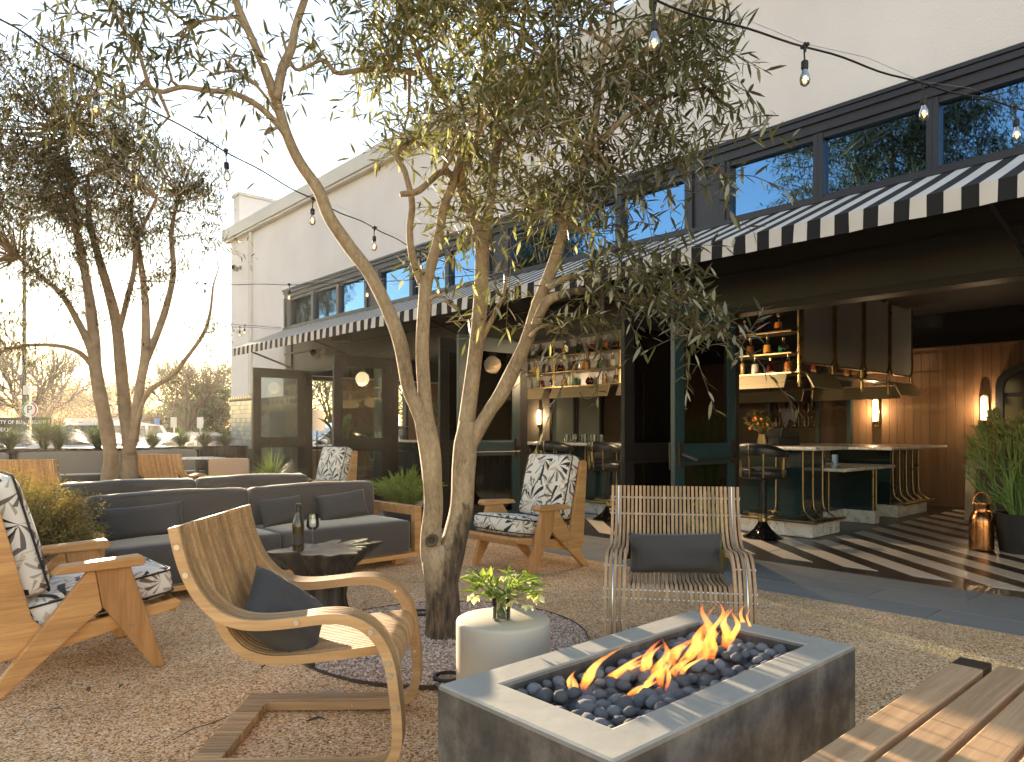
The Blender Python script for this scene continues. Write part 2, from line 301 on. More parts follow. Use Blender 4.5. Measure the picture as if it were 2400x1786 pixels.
# ------------------------------------------------------------------ mesh helpers
class MB:
    def __init__(s): s.v = []; s.f = []; s.uv = {}
    def add(s, vs, fs):
        b = len(s.v); s.v += [tuple(x) for x in vs]; s.f += [tuple(b+i for i in f) for f in fs]; return b
    def box(s, x0, x1, y0, y1, z0, z1):
        s.add([(x0, y0, z0), (x1, y0, z0), (x1, y1, z0), (x0, y1, z0), (x0, y0, z1), (x1, y0, z1), (x1, y1, z1), (x0, y1, z1)],
              [(0, 3, 2, 1), (4, 5, 6, 7), (0, 1, 5, 4), (1, 2, 6, 5), (2, 3, 7, 6), (3, 0, 4, 7)]); return s
    def bar(s, a, b, w, h=None, up=(0, 0, 1)):
        a, b = Vector(a), Vector(b); h = h or w; t = (b-a).normalized(); u = Vector(up)
        if abs(t.dot(u)) > .98: u = Vector((1, 0, 0))
        x = t.cross(u).normalized()*w/2; y = x.cross(t).normalized()*h/2
        s.add([a-x-y, a+x-y, a+x+y, a-x+y, b-x-y, b+x-y, b+x+y, b-x+y], [(0, 3, 2, 1), (4, 5, 6, 7), (0, 1, 5, 4), (1, 2, 6, 5), (2, 3, 7, 6), (3, 0, 4, 7)]); return s
    def tube(s, pts, rad, n=6, cap=True, wob=0):
        pts = [Vector(p) for p in pts]; k = len(pts)
        if not hasattr(rad, '__len__'): rad = [rad]*k
        t = (pts[1]-pts[0]).normalized(); u = Vector((0, 0, 1)) if abs(t.z) < .9 else Vector((1, 0, 0))
        x = t.cross(u).normalized(); b = len(s.v)
        for i, p in enumerate(pts):
            t = (pts[min(i+1, k-1)]-pts[max(i-1, 0)])
            t = t.normalized() if t.length > 1e-9 else Vector((0, 0, 1))
            x = (x-t*x.dot(t)); x = x.normalized() if x.length > 1e-6 else t.orthogonal().normalized(); y = t.cross(x)
            for j in range(n):
                a = 2*PI*j/n; rr = rad[i]
                if wob: rr *= 1+wob*mnoise.noise(Vector((p.x*5+math.cos(a)*1.5, p.y*5+math.sin(a)*1.5, p.z*3.5)))
                s.v.append(tuple(p+(x*math.cos(a)+y*math.sin(a))*rr))
        for i in range(k-1):
            for j in range(n):
                s.f.append((b+i*n+j, b+i*n+(j+1) % n, b+(i+1)*n+(j+1) % n, b+(i+1)*n+j))
        if cap: s.f.append(tuple(b+j for j in reversed(range(n)))); s.f.append(tuple(b+(k-1)*n+j for j in range(n)))
        return s
    def lathe(s, prof, n=20, o=(0, 0, 0), caps=True):
        b = len(s.v); k = len(prof)
        for r, z in prof:
            for j in range(n): a = 2*PI*j/n; s.v.append((o[0]+r*math.cos(a), o[1]+r*math.sin(a), o[2]+z))
        for i in range(k-1):
            for j in range(n): s.f.append((b+i*n+j, b+i*n+(j+1) % n, b+(i+1)*n+(j+1) % n, b+(i+1)*n+j))
        if caps: s.f.append(tuple(b+j for j in reversed(range(n)))); s.f.append(tuple(b+(k-1)*n+j for j in range(n)))
        return s
    def prism(s, poly, a0, a1, axis=1):
        def mk(p, a): return (p[0], a, p[1]) if axis == 1 else ((a, p[0], p[1]) if axis == 0 else (p[0], p[1], a))
        n = len(poly); s.add([mk(p, a0) for p in poly]+[mk(p, a1) for p in poly],
            [tuple(reversed(range(n))) if axis == 2 else tuple(range(n)), tuple(range(n, 2*n)) if axis == 2 else tuple(reversed(range(n, 2*n)))] +
            [((i, (i+1) % n, n+(i+1) % n, n+i) if axis == 2 else (i, n+i, n+(i+1) % n, (i+1) % n)) for i in range(n)])
        return s
    def ribbon(s, prof, t, y0, y1):
        """sweep a t-thick, (y1-y0)-wide section along a profile in the xz plane"""
        k = len(prof); b = len(s.v)
        for i, (x, z) in enumerate(prof):
            a, c = prof[max(i-1, 0)], prof[min(i+1, k-1)]; tx, tz = c[0]-a[0], c[1]-a[1]; l = math.hypot(tx, tz); nx, nz = -tz/l, tx/l
            for (q, y) in ((-1, y0), (1, y0), (1, y1), (-1, y1)): s.v.append((x+nx*q*t/2, y, z+nz*q*t/2))
        for i in range(k-1):
            for j in range(4): s.f.append((b+i*4+j, b+i*4+(j+1) % 4, b+i*4+4+(j+1) % 4, b+i*4+4+j))
        s.f.append((b, b+3, b+2, b+1)); e = b+(k-1)*4; s.f.append((e, e+1, e+2, e+3)); return s
    def rbox(s, sx, sy, sz, r, n=(6, 6, 3), crown=0, o=(0, 0, 0), sag=0):
        """box with rounded edges and softly domed faces, centred at o"""
        bm = bmesh.new(); hx, hy, hz = sx/2, sy/2, sz/2
        def ax(h, k):
            q = [-h, -h+r*.35, -h+r]; m = max(1, k)
            q += [-h+r+(2*h-2*r)*i/m for i in range(1, m)]; q += [h-r, h-r*.35, h]; return q
        X, Y, Z = ax(hx, n[0]), ax(hy, n[1]), ax(hz, n[2]); idx = {}
        vs = []; fs = []
        def V(i, j, k):
            if (i, j, k) in idx: return idx[(i, j, k)]
            p = Vector((X[i], Y[j], Z[k])); c = Vector((max(-hx+r, min(hx-r, p.x)), max(-hy+r, min(hy-r, p.y)), max(-hz+r, min(hz-r, p.z))))
            d = p-c
            if d.length > 1e-9: p = c+d.normalized()*r
            u, v, w = p.x/hx, p.y/hy, p.z/hz
            if crown:
                p.z += crown*w*(1-u*u)*(1-v*v); p.x += crown*.4*u*(1-w*w)*(1-v*v); p.y += crown*.4*v*(1-u*u)*(1-w*w)
            if sag: p.z += sag*mnoise.noise(Vector((p.x*7+o[0]*9, p.y*7+o[1]*9, p.z*7)))
            idx[(i, j, k)] = len(vs); vs.append(p+Vector(o)); return idx[(i, j, k)]
        a, b, c = len(X)-1, len(Y)-1, len(Z)-1
        for i in range(a):
            for j in range(b): fs.append((V(i, j, c), V(i+1, j, c), V(i+1, j+1, c), V(i, j+1, c))); fs.append((V(i, j, 0), V(i, j+1, 0), V(i+1, j+1, 0), V(i+1, j, 0)))
        for i in range(a):
            for k in range(c): fs.append((V(i, 0, k), V(i+1, 0, k), V(i+1, 0, k+1), V(i, 0, k+1))); fs.append((V(i, b, k), V(i, b, k+1), V(i+1, b, k+1), V(i+1, b, k)))
        for j in range(b):
            for k in range(c): fs.append((V(0, j, k), V(0, j, k+1), V(0, j+1, k+1), V(0, j+1, k))); fs.append((V(a, j, k), V(a, j+1, k), V(a, j+1, k+1), V(a, j, k+1)))
        s.add(vs, fs); return s
    def leaf(s, p, d, nrm, l, w, fold=.25):
        d = d.normalized(); x = d.cross(nrm)
        if x.length < 1e-5: x = d.orthogonal()
        x.normalize(); n = x.cross(d); b = len(s.v)
        m = p+d*l*.5
        s.v += [tuple(p), tuple(m+x*w/2+n*w*fold), tuple(p+d*l), tuple(m-x*w/2+n*w*fold), tuple(m)]
        s.f += [(b, b+1, b+4), (b+1, b+2, b+4), (b+2, b+3, b+4), (b+3, b, b+4)]
    def lance(s, p, d, nrm, l, w):
        d = d.normalized(); x = d.cross(nrm)
        if x.length < 1e-5: x = d.orthogonal()
        x.normalize(); n = x.cross(d); b = len(s.v); q, r = p+d*l*.3-n*l*.012, p+d*l*.68-n*l*.05
        s.v += [tuple(p), tuple(q+x*w/2), tuple(q-x*w/2), tuple(r+x*w*.42), tuple(r-x*w*.42), tuple(p+d*l-n*l*.13)]
        s.f += [(b, b+2, b+1), (b+1, b+2, b+4, b+3), (b+3, b+4, b+5)]
    def xf(s, M):
        s.v = [tuple(M @ Vector(p)) for p in s.v]; return s
    def mesh(s, name, mats, smooth=None, uvbox=False):
        me = bpy.data.meshes.new(name); me.from_pydata(s.v, [], s.f); me.update()
        for m in (mats if isinstance(mats, (list, tuple)) else [mats]): me.materials.append(m)
        if smooth is not None and s.f:
            me.polygons.foreach_set('use_smooth', [True]*len(me.polygons))
            if smooth < 180: me.set_sharp_from_angle(angle=math.radians(smooth))
        if uvbox:
            ul = me.uv_layers.new(name='UVMap')
            for p in me.polygons:
                a = max(range(3), key=lambda i: abs(p.normal[i])); q = [i for i in range(3) if i != a]
                for li in p.loop_indices:
                    c = me.vertices[me.loops[li].vertex_index].co; ul.data[li].uv = (c[q[0]]+a*1.7, c[q[1]]+a*.9)
        return me
def link(o, parent=None):
    C.objects.link(o)
    if parent: o.parent = parent
    return o
def obj(name, mb, m, parent=None, smooth=None, loc=None, rot=None, bevel=0, uvbox=False, kind=None, label=None):
    me = mb if isinstance(mb, bpy.types.Mesh) else mb.mesh(name, m, smooth, uvbox)
    o = bpy.data.objects.new(name, me); link(o, parent)
    if loc is not None: o.location = loc
    if rot is not None: o.rotation_euler = rot
    if bevel:
        b = o.modifiers.new('bevel', 'BEVEL'); b.width = bevel; b.segments = 2; b.limit_method = 'ANGLE'; b.angle_limit = math.radians(40)
    if kind: o['kind'] = kind
    if label: o['label'] = label
    return o
def tag(o, label, cat, group=None):
    o['label'] = label; o['category'] = cat
    if group: o['group'] = group
    return o
def thing(name, label, cat, loc=(0, 0, 0), rz=0, group=None):
    o = bpy.data.objects.new(name, None); C.objects.link(o); o.location = loc; o.rotation_euler = (0, 0, rz); o.empty_display_size = .1
    return tag(o, label, cat, group)
KIDS = {}
def dup(root, label, loc=None, rz=None, group=None):
    def kids(p): return [o for o in C.objects if o.parent == p]
    def cp(o, par):
        c = o.copy(); C.objects.link(c); c.parent = par
        for k in kids(o): cp(k, c)
        return c
    r = cp(root, None); r['label'] = label
    if group: r['group'] = group
    if loc is not None: r.location = loc
    if rz is not None: r.rotation_euler = (0, 0, rz)
    return r
def cr(pts, n=6):
    """Catmull-Rom through tuples"""
    out = []; k = len(pts); dim = len(pts[0])
    for i in range(k-1):
        p0, p1, p2, p3 = pts[max(i-1, 0)], pts[i], pts[i+1], pts[min(i+2, k-1)]
        for j in range(n):
            t = j/n
            out.append(tuple(.5*((2*p1[q])+(-p0[q]+p2[q])*t+(2*p0[q]-5*p1[q]+4*p2[q]-p3[q])*t*t+(-p0[q]+3*p1[q]-3*p2[q]+p3[q])*t**3) for q in range(dim)))
    out.append(tuple(pts[-1])); return out
ORD = ['first', 'second', 'third', 'fourth', 'fifth', 'sixth', 'seventh', 'eighth', 'ninth', 'tenth', 'eleventh', 'twelfth', 'thirteenth', 'fourteenth', 'fifteenth', 'sixteenth', 'seventeenth', 'eighteenth', 'nineteenth', 'twentieth']
def struct(name, mb, m, **k): return obj(name, mb, m, kind='structure', **k)
def text_mesh(txt, size, depth=.004, align='CENTER', m=None):
    cu = bpy.data.curves.new('t', 'FONT'); cu.body = txt; cu.size = size; cu.extrude = depth; cu.align_x = align; cu.align_y = 'CENTER'; cu.resolution_u = 3
    o = bpy.data.objects.new('t', cu); C.objects.link(o); bpy.context.view_layer.update()
    me = bpy.data.meshes.new_from_object(o.evaluated_get(bpy.context.evaluated_depsgraph_get()))
    bpy.data.objects.remove(o); bpy.data.curves.remove(cu); me.materials.clear(); me.materials.append(m); return me
# ================================================================== SETTING
XF = 6.42                                             # facade plane
mb = MB(); mb.add([(-170, -170, -.22), (170, -170, -.22), (170, 170, -.22), (-170, 170, -.22)], [(0, 1, 2, 3)])
struct('ground', mb, ASPH)
# patio of decomposed granite, gently uneven, with a hole-free sheet a step above the car park
mb = MB(); nx, ny = 70, 84; xs = [-12+17.23*i/nx for i in range(nx+1)]; ys = [-6+21.7*j/ny for j in range(ny+1)]
vs = []
for j, y in enumerate(ys):
    for i, x in enumerate(xs):
        edge = min((5.23-x)/.5, 1)
        vs.append((x, y, .012*edge*mnoise.noise(Vector((x*.9, y*.9, 3)))+.008*edge*mnoise.noise(Vector((x*4, y*4, 1)))))
mb.add(vs, [(j*(nx+1)+i, j*(nx+1)+i+1, (j+1)*(nx+1)+i+1, (j+1)*(nx+1)+i) for j in range(ny) for i in range(nx)])
mb.add([(-12, -6, -.22), (5.23, -6, -.22), (5.23, 15.7, -.22), (-12, 15.7, -.22), (-12, -6, 0), (5.23, -6, 0), (5.23, 15.7, 0), (-12, 15.7, 0)], [(0, 1, 5, 4), (1, 2, 6, 5), (2, 3, 7, 6), (3, 0, 4, 7)])
struct('gravel_patio', mb, GRAVEL, smooth=60)
# loose grains lying on the granite, near part
mb = MB(); oct_f = [(0, 2, 4), (2, 1, 4), (1, 3, 4), (3, 0, 4), (2, 0, 5), (1, 2, 5), (3, 1, 5), (0, 3, 5)]
def pebble(mb, p, s, rr):
    a = rr.random()*6.28; c, q = math.cos(a), math.sin(a); h = s*(.5+.3*rr.random()); t = s*(.7+.5*rr.random())
    mb.add([(p[0]+c*s, p[1]+q*s, p[2]), (p[0]-c*s, p[1]-q*s, p[2]), (p[0]-q*t, p[1]+c*t, p[2]), (p[0]+q*t, p[1]-c*t, p[2]), (p[0], p[1], p[2]+h), (p[0], p[1], p[2]-h)], oct_f)
R1 = random.Random(11); TREE = (2.6, 3.47)
for _ in range(26000):
    d = 2.2+5.5*R1.random()**1.3; r = d*(R1.random()*1.45-.74); p = W(r, d)
    if p.x > 5.2: continue
    if math.hypot(p.x-TREE[0], p.y-TREE[1]) < .84: continue
    if 1.34 < p.x < 2.75 and 1.1 < p.y < 1.84: continue
    pebble(mb, (p.x, p.y, .003+.012*mnoise.noise(Vector((p.x*.9, p.y*.9, 3)))), .0026+.0042*R1.random()**2, R1)
def grainmat(name, cols):
    m, nt, N, L, p = _tree(name); g = N.new('ShaderNodeNewGeometry')
    L.new(ramp(nt, g.outputs['Random Per Island'], cols), p.inputs['Base Color']); p.inputs['Roughness'].default_value = .9; return m
GRAIN = grainmat('granite_grain', ((0, (.20, .11, .05)), (.35, (.50, .30, .135)), (.7, (.68, .45, .24)), (1, (.80, .66, .48))))
obj('loose_granite', mb, GRAIN, kind='stuff')
# tree well: a round bed of pink gravel with a steel edge
TREEV = Vector((TREE[0], TREE[1], 0)); WELLR = .86
mb = MB(); k = 72; mb.add([(0, 0, .017)]+[(WELLR*math.cos(2*PI*i/k), WELLR*math.sin(2*PI*i/k), .016) for i in range(k)], [(0, 1+i, 1+(i+1) % k) for i in range(k)])
well = struct('gravel_bed', mb, WELLG, loc=(TREE[0], TREE[1], 0))
mb = MB()
for i in range(k+1):
    pass
ring = [(WELLR*math.cos(2*PI*i/k), WELLR*math.sin(2*PI*i/k), .009) for i in range(k)]
for i in range(k): mb.bar(ring[i], ring[(i+1) % k], .004, .03)
obj('steel_edging', mb, mat('rusted_steel_edge', (.085, .058, .042), (.05, .036, .03), 12, rough=.8), well)
mb = MB()
for _ in range(15000):
    a = R1.random()*6.283; r = WELLR*.985*math.sqrt(R1.random())
    pebble(mb, (r*math.cos(a), r*math.sin(a), .02+.006*R1.random()), .0035+.0055*R1.random(), R1)
PEB = grainmat('pink_pebble', ((0, (.26, .16, .11)), (.35, (.54, .38, .28)), (.7, (.72, .56, .45)), (1, (.85, .76, .66))))
obj('pebble_cover', mb, PEB, well, kind='stuff')
# stone paving strip along the facade, single flags
mb = MB(); mb.box(5.23, XF+.2, -6, 14.2, -.2, -.012); pav = struct('stone_paving', mb, RUB)
R2 = random.Random(5)
for row, (xa, xb) in enumerate(((5.23, 5.60), (5.60, 6.01), (6.01, 6.42))):
    y = -3.4-.5*row
    while y < 14:
        ln = 1.0+.5*R2.random(); z = .002+.003*R2.random(); mb = MB(); cx_, cy_ = (xa+xb)/2, y+ln/2
        mb.box(xa+.003-cx_, xb-.003-cx_, -ln/2+.003, ln/2-.003, -.03, 0)
        obj('paving_flag', mb, PAVER, pav, loc=(cx_, cy_, z), bevel=.003); y += ln
# floor of the bar: dark tile with inlaid cream bands
mb = MB(); mb.box(XF, 13.4, -4.4, 16.6, -.2, 0); floor = struct('tiled_floor', mb, TILEB)
def clip(poly, f):
    out = []
    for i in range(len(poly)):
        a, b = poly[i], poly[(i+1) % len(poly)]; fa, fb = f(a), f(b)
        if fa >= 0: out.append(a)
        if (fa >= 0) != (fb >= 0): t = fa/(fa-fb); out.append((a[0]+(b[0]-a[0])*t, a[1]+(b[1]-a[1])*t))
    return out
ux, uy = -.66, -.751; nx_, ny_ = .751, -.66
for reg in (0, 1):
    for kk in range(-30, 40):
        c0 = 4.818+.39*kk
        poly = [(nx_*(c0+w)+ux*s, ny_*(c0+w)+uy*s) for w, s in ((-.1, -25), (.1, -25), (.1, 25), (-.1, 25))]
        fs = [lambda p: p[0]-6.70, lambda p: 13.05-p[0]]
        fs += [lambda p: 3.69-p[1], lambda p: p[1]+1.5] if reg == 0 else [lambda p: p[1]-3.71, lambda p: 8.05-p[0], lambda p: 13-p[1]]
        for f in fs:
            poly = clip(poly, f)
            if len(poly) < 3: break
        if len(poly) < 3: continue
        mb = MB(); mx = sum(p[0] for p in poly)/len(poly); my = sum(p[1] for p in poly)/len(poly)
        if poly and sum(poly[i][0]*poly[(i+1) % len(poly)][1]-poly[(i+1) % len(poly)][0]*poly[i][1] for i in range(len(poly))) < 0: poly.reverse()
        mb.prism([(p[0]-mx, p[1]-my) for p in poly], -.01, .004, axis=2)
        obj('cream_band', mb, TILEW, floor, loc=(mx, my, 0))

# ================================================================== BUILDING
bld = thing('restaurant_building', 'white stucco restaurant with black striped awning and folding doors open to its bar', 'building', (XF, 6, 0))
BO = Vector((-XF, -6, 0))
def bp(name, mb, m, smooth=None, bevel=0, **k):
    return obj(name, mb, m, bld, smooth=smooth, loc=BO, bevel=bevel, **k)
YL, YR = 16.9, -4.4
mb = MB(); mb.box(XF, 6.62, YR, YL, 4.13, 5.93); mb.box(XF, 6.62, 14.0, YL, 0, 4.13)
mb.box(6.62, 13.6, YL-.2, YL, 2.62, 5.93); mb.box(6.62, 7.9, YL-.2, YL, 0, 2.62); mb.box(9.05, 10.35, YL-.2, YL, 0, 2.62); mb.box(11.2, 13.6, YL-.2, YL, 0, 2.62); mb.box(7.9, 9.05, YL-.2, YL, 0, .78); mb.box(10.35, 11.2, YL-.2, YL, 0, .9)
mb.box(13.4, 13.6, YR, YL-.2, 0, 5.93); mb.box(6.62, 13.4, YR, YR+.2, 0, 5.93)
bp('wall', mb, STUCCO)
mb = MB(); mb.box(6.6, 13.5, YR+.1, YL-.1, 5.6, 5.9); bp('roof', mb, FASCIA)
mb = MB(); mb.box(6.28, 6.45, YR, 17.1, 5.71, 5.965); mb.box(6.31, 6.44, YR, 17.05, 5.66, 5.709); mb.box(6.45, 13.6, 16.92, 17.1, 5.71, 5.965); bp('eave_fascia', mb, FASCIA, bevel=.006)
mb = MB(); mb.box(6.46, 13.6, 16.5, 16.85, 5.967, 6.7); bp('parapet', mb, STUCCO)
mb = MB(); mb.box(6.42, 13.64, 16.46, 16.89, 6.702, 6.775); bp('parapet_cap', mb, FASCIA, bevel=.004)
mb = MB(); mb.box(6.36, 6.418, 15.62, 15.76, 2.06, 5.658); bp('pilaster', mb, FASCIA, bevel=.004)
# glazed tile wainscot at the corner
TILEG = []
for nm, a, b in (('pale_glazed_tile', (.42, .46, .43), (.50, .53, .49)), ('grey_glazed_tile', (.30, .36, .36), (.37, .43, .42)), ('warm_glazed_tile', (.52, .50, .42), (.58, .55, .47))):
    TILEG.append(mat(nm, a, b, 4, rough=.12, rvar=.05, rnd=True, bump=.1, bscale=25, bdist=.004))
mb = MB(); mb.box(6.385, 6.418, 14.02, YL, 0, .84); mb.box(6.40, 6.418, 14.02, YL, .84, 1.96); mb.box(6.385, 6.418, 14.02, 15.52, .84, 1.96); bp('tile_backing', mb, mat('dark_grout', (.10, .09, .08), rough=.8))
tm = MB(); tm.box(-.012, .012, -.072, .072, -.0455, .0455); tms = [tm.mesh('glazed_tile', m) for m in TILEG]
for row in range(11):
    for q in range(9):
        y = 15.62+q*.15+(.075 if row % 2 else 0)
        if y > YL-.06: continue
        obj('wall_tile', tms[R2.choice((0, 0, 1, 1, 2))], None, bld, loc=BO+Vector((6.388+.004*R2.random(), y, .90+row*.098)), bevel=.003)
cp_ = [MB().mesh('x', RUB)]
cm = MB(); cm.box(-.02, .02, -.034, .034, -.032, .032)
c1 = cm.mesh('cap_tile', mat('brown_cap_tile', (.16, .085, .045), (.24, .14, .08), 5, rough=.2, rnd=True)); c2 = cm.mesh('cap_tile', mat('cream_cap_tile', (.52, .43, .30), rough=.2))
for q in range(18):
    obj('cap_tile', c1 if q % 2 else c2, None, bld, loc=BO+Vector((6.388, 15.6+q*.072, 2.01)))
mb = MB(); mb.box(6.35, 6.417, 15.46, 15.545, 0, 2.06); bp('corner_post', mb, BROWNP)
# clerestory band
mb = MB(); mb.box(6.40, 6.56, YR, 14.0, 3.95, 4.09); mb.box(6.36, 6.56, YR, 14.03, 4.092, 4.128); mb.box(6.375, 6.40, YR, 14.0, 4.035, 4.09); mb.box(6.36, 6.58, YR, 14.0, 3.30, 3.345); mb.box(6.41, 6.56, 13.78, 14.0, 3.345, 3.95); mb.box(6.385, 6.41, 13.93, 14.0, 3.345, 3.95)
bp('clerestory_surround', mb, NAVY, bevel=.003)
CGL, nt, N, L, p = _tree('reflective_clerestory_glass')
p.inputs['Base Color'].default_value = (.13, .28, .50, 1); p.inputs['Roughness'].default_value = .015; p.inputs['Metallic'].default_value = 1
bump_(nt, p, noise_t(nt, coord(nt), 1.2, 2), .05, .02)
for a, b in ((10.387, 10.83), (7.137, 7.58), (3.887, 4.33), (.637, 1.08), (-2.61, -2.17)): mb = MB(); mb.box(6.43, 6.56, a, b, 3.345, 3.95); mb.box(6.40, 6.43, a, a+.06, 3.345, 3.95); mb.box(6.40, 6.43, b-.06, b, 3.345, 3.95); bp('clerestory_panel', mb, NAVY)
for g in (13.78, 10.387, 7.137, 3.887, .637):
    for q in range(3):
        y1 = g-q*.937; y0 = y1-.937
        if g == 13.78: y1 = 13.78-q*.983; y0 = y1-.983
        w = MB(); w.box(6.415, 6.53, y0+.001, y0+.045, 3.346, 3.948); w.box(6.415, 6.53, y1-.045, y1-.001, 3.346, 3.948); w.box(6.425, 6.53, y0+.045, y1-.045, 3.346, 3.385); w.box(6.425, 6.53, y0+.045, y1-.045, 3.895, 3.948)
        wo = bp('clerestory_window', w, NAVY)
        pn = MB(); pn.box(6.475, 6.483, y0+.045, y1-.045, 3.385, 3.895); obj('pane', pn, CGL, wo)
# posts, header and soffit of the open front
for a, b in ((13.15, 13.998), (10.08, 10.5), (6.97, 7.25), (3.84, 4.29), (.62, 1.06), (-2.6, -2.2)): mb = MB(); mb.box(6.38, 6.6, a, b, .005, 2.40); bp('door_post', mb, BROWNP, bevel=.004)
mb = MB(); mb.box(6.44, 6.6, YR, 14.0, 2.47, 3.3); mb.box(6.41, 6.44, 13.7, 13.95, 2.47, 3.3)
bp('door_header', mb, HEADP)
mb = MB(); mb.box(6.37, 6.6, YR, 14.0, 2.401, 2.468); mb.box(6.40, 6.438, YR, 14.0, 2.80, 2.83); bp('header_rail', mb, BROWNP, bevel=.003)
mb = MB(); mb.box(6.62, 13.2, YR+.2, YL-.2, 3.2, 3.3); bp('ceiling', mb, CEIL)
# folded-open door leaves
def leaf_door(y, paint, bar, label):
    d = MB(); d.box(-1.02, 0, -.0225, .0225, .02, .20); d.box(-1.02, 0, -.0225, .0225, .95, 1.12); d.box(-1.02, 0, -.0225, .0225, 2.27, 2.43)
    for a, b in ((-1.02, -.885), (-.125, 0)): d.box(a, b, -.0225, .0225, .20, .95); d.box(a, b, -.0225, .0225, 1.12, 2.27)
    o = obj('door', d, paint, bld, loc=BO+Vector((6.40, y, 0)), bevel=.004, label=label)
    st = MB()
    for z0, z1 in ((.20, .95), (1.12, 2.27)):
        for s in (-1, 1):
            st.box(-.885, -.871, s*.016-.006, s*.016+.006, z0, z1); st.box(-.139, -.125, s*.016-.006, s*.016+.006, z0, z1); st.box(-.871, -.139, s*.016-.006, s*.016+.006, z0, z0+.014); st.box(-.871, -.139, s*.016-.006, s*.016+.006, z1-.014, z1)
    obj('glazing_bead', st, paint, o)
    for z0, z1 in ((.20, .95), (1.12, 2.27)):
        g = MB(); g.box(-.885, -.125, -.004, .004, z0, z1); obj('pane', g, GLASSG, o)
    if bar:
        h = MB()
        for x in (-.955, -.06):
            h.box(x-.03, x+.03, -.05, -.0225, .93, 1.15); h.bar((x, -.05, 1.04), (x+(.14 if x < -.5 else -.03), -.115, .985), .03, .02)
        h.tube([(-.815, -.115, .985), (-.09, -.115, .985)], .012, 8); obj('panic_bar', h, DARKM, o, smooth=40)
        h = MB(); h.tube([(-.955, .0225, .90), (-.955, .075, .90), (-.955, .075, 1.14), (-.955, .0225, 1.14)], .011, 8); obj('pull_handle', h, DARKM, o, smooth=40)
    hg = MB()
    for z in (.25, 1.05, 1.6, 2.2): hg.tube([(.012, 0, z), (.012, 0, z+.1)], .012, 8)
    obj('hinge', hg, DARKM, o)
for y, pt, b, lb in ((13.1, BROWNP, 0, 'dark brown glazed leaf farthest left'), (10.03, BROWNP, 0, 'dark brown glazed leaf beside the far teak chair'), (7.3, BROWNP, 0, 'dark brown glazed leaf behind the tree trunk'), (6.92, GREENP, 1, 'dark green glazed leaf with panic bar behind the olive tree'), (4.36, BROWNP, 0, 'dark brown glazed leaf behind the slatted chair'), (3.79, GREENP, 1, 'dark green glazed leaf with panic bar beside the bar stool')):
    leaf_door(y, pt, b, lb)
# interior linings
mb = MB(); mb.box(13.2, 13.398, YR+.2, 16.68, 2.63, 3.198); mb.box(13.2, 13.398, 7.0, 8.3, 0, 2.63); bp('dark_upper_wall', mb, CEIL)
BROWNW = mat('brown_wall', (.085, .05, .03), (.11, .066, .04), 3, rough=.6)
mb = MB(); mb.box(13.22, 13.398, YR+.2, 7.0, 0, 2.628); mb.box(13.22, 13.398, 8.3, 16.68, 0, 2.628); bp('panel_backing', mb, BROWNW)
pm = MB(); pm.box(-.03, 0, -.0615, .0615, .04, 2.6); pme = pm.mesh('plank', PANELW); y = 5.38
while y > 1.0:
    obj('wall_plank', pme, None, bld, loc=BO+Vector((13.22-.002*R2.random(), y, 0)), bevel=.003); y -= .1265
mb = MB()
while y > YR+.3: mb.box(13.19, 13.22, y-.0615, y+.0615, .04, 2.6); y -= .1265
bp('hidden_panelling', mb, PANELW)
mb = MB(); mb.box(13.17, 13.22, YR+.2, 5.45, 2.6, 2.64); mb.box(13.18, 13.22, YR+.2, 5.45, .005, .04); bp('panelling_rail', mb, PANELW)
GREYW = mat('grey_panelling', (.25, .225, .19), (.30, .27, .23), 2, rough=.6, stretch=(1, 1, .2)); pm = MB(); pm.box(-.02, 0, -.066, .066, .02, 2.6); pme = pm.mesh('grey_plank', GREYW)
for q in range(22): obj('grey_plank', pme, None, bld, loc=BO+Vector((13.2, 13.15+q*.136, 0)), bevel=.004)
FROST = mat('frosted_glass', (.32, .38, .36), (.38, .44, .42), 1.5, rough=.35)
for a, b in ((12.2, 12.95), (11.35, 12.05)):
    f = MB(); f.box(13.12, 13.2, a-.06, a, 0, 2.3); f.box(13.12, 13.2, b, b+.06, 0, 2.3); f.box(13.12, 13.2, a, b, 2.2, 2.3); f.box(13.12, 13.2, a, b, 0, .4)
    fo = bp('frosted_partition', f, BLACKP); g = MB(); g.box(13.15, 13.17, a, b, .4, 2.2); obj('pane', g, FROST, fo)
for a, b in ((5.5, 6.0), (7.05, 7.85)):
    f = MB(); f.box(13.1, 13.2, a-.07, a, 0, 2.3); f.box(13.1, 13.2, b, b+.07, 0, 2.3); f.box(13.1, 13.2, a, b, 2.2, 2.3)
    fo = bp('inner_doorway', f, GREENP); g = MB(); g.box(13.15, 13.2, a, b, .01, 2.2); obj('door_panel', g, BROWNW, fo)
# arched doorway right of the sconces
def arch(y0, y1, z1, t):
    r = (y1-y0)/2; c = (y0+y1)/2; pts = [(y0, .01), (y0, z1-r*.6)]+[(c-r*math.cos(PI*i/10), z1-r*.6+r*.6*math.sin(PI*i/10)) for i in range(1, 10)]+[(y1, z1-r*.6), (y1, .01)]
    return pts
o_, i_ = arch(2.05, 3.22, 2.32, 0), arch(2.15, 3.12, 2.22, 0)
mb = MB(); n_ = len(o_)
for i in range(n_-1):
    mb.add([(13.10, *o_[i]), (13.10, *o_[i+1]), (13.10, *i_[i+1]), (13.10, *i_[i]), (13.19, *o_[i]), (13.19, *o_[i+1]), (13.19, *i_[i+1]), (13.19, *i_[i])], [(0, 3, 2, 1), (0, 1, 5, 4), (3, 7, 6, 2)])
ar = bp('arched_doorway', mb, NAVY); g = MB(); g.prism(i_, 13.15, 13.19, axis=0); obj('door_panel', g, mat('near_black_glass', (.01, .01, .012), rough=.08), ar)
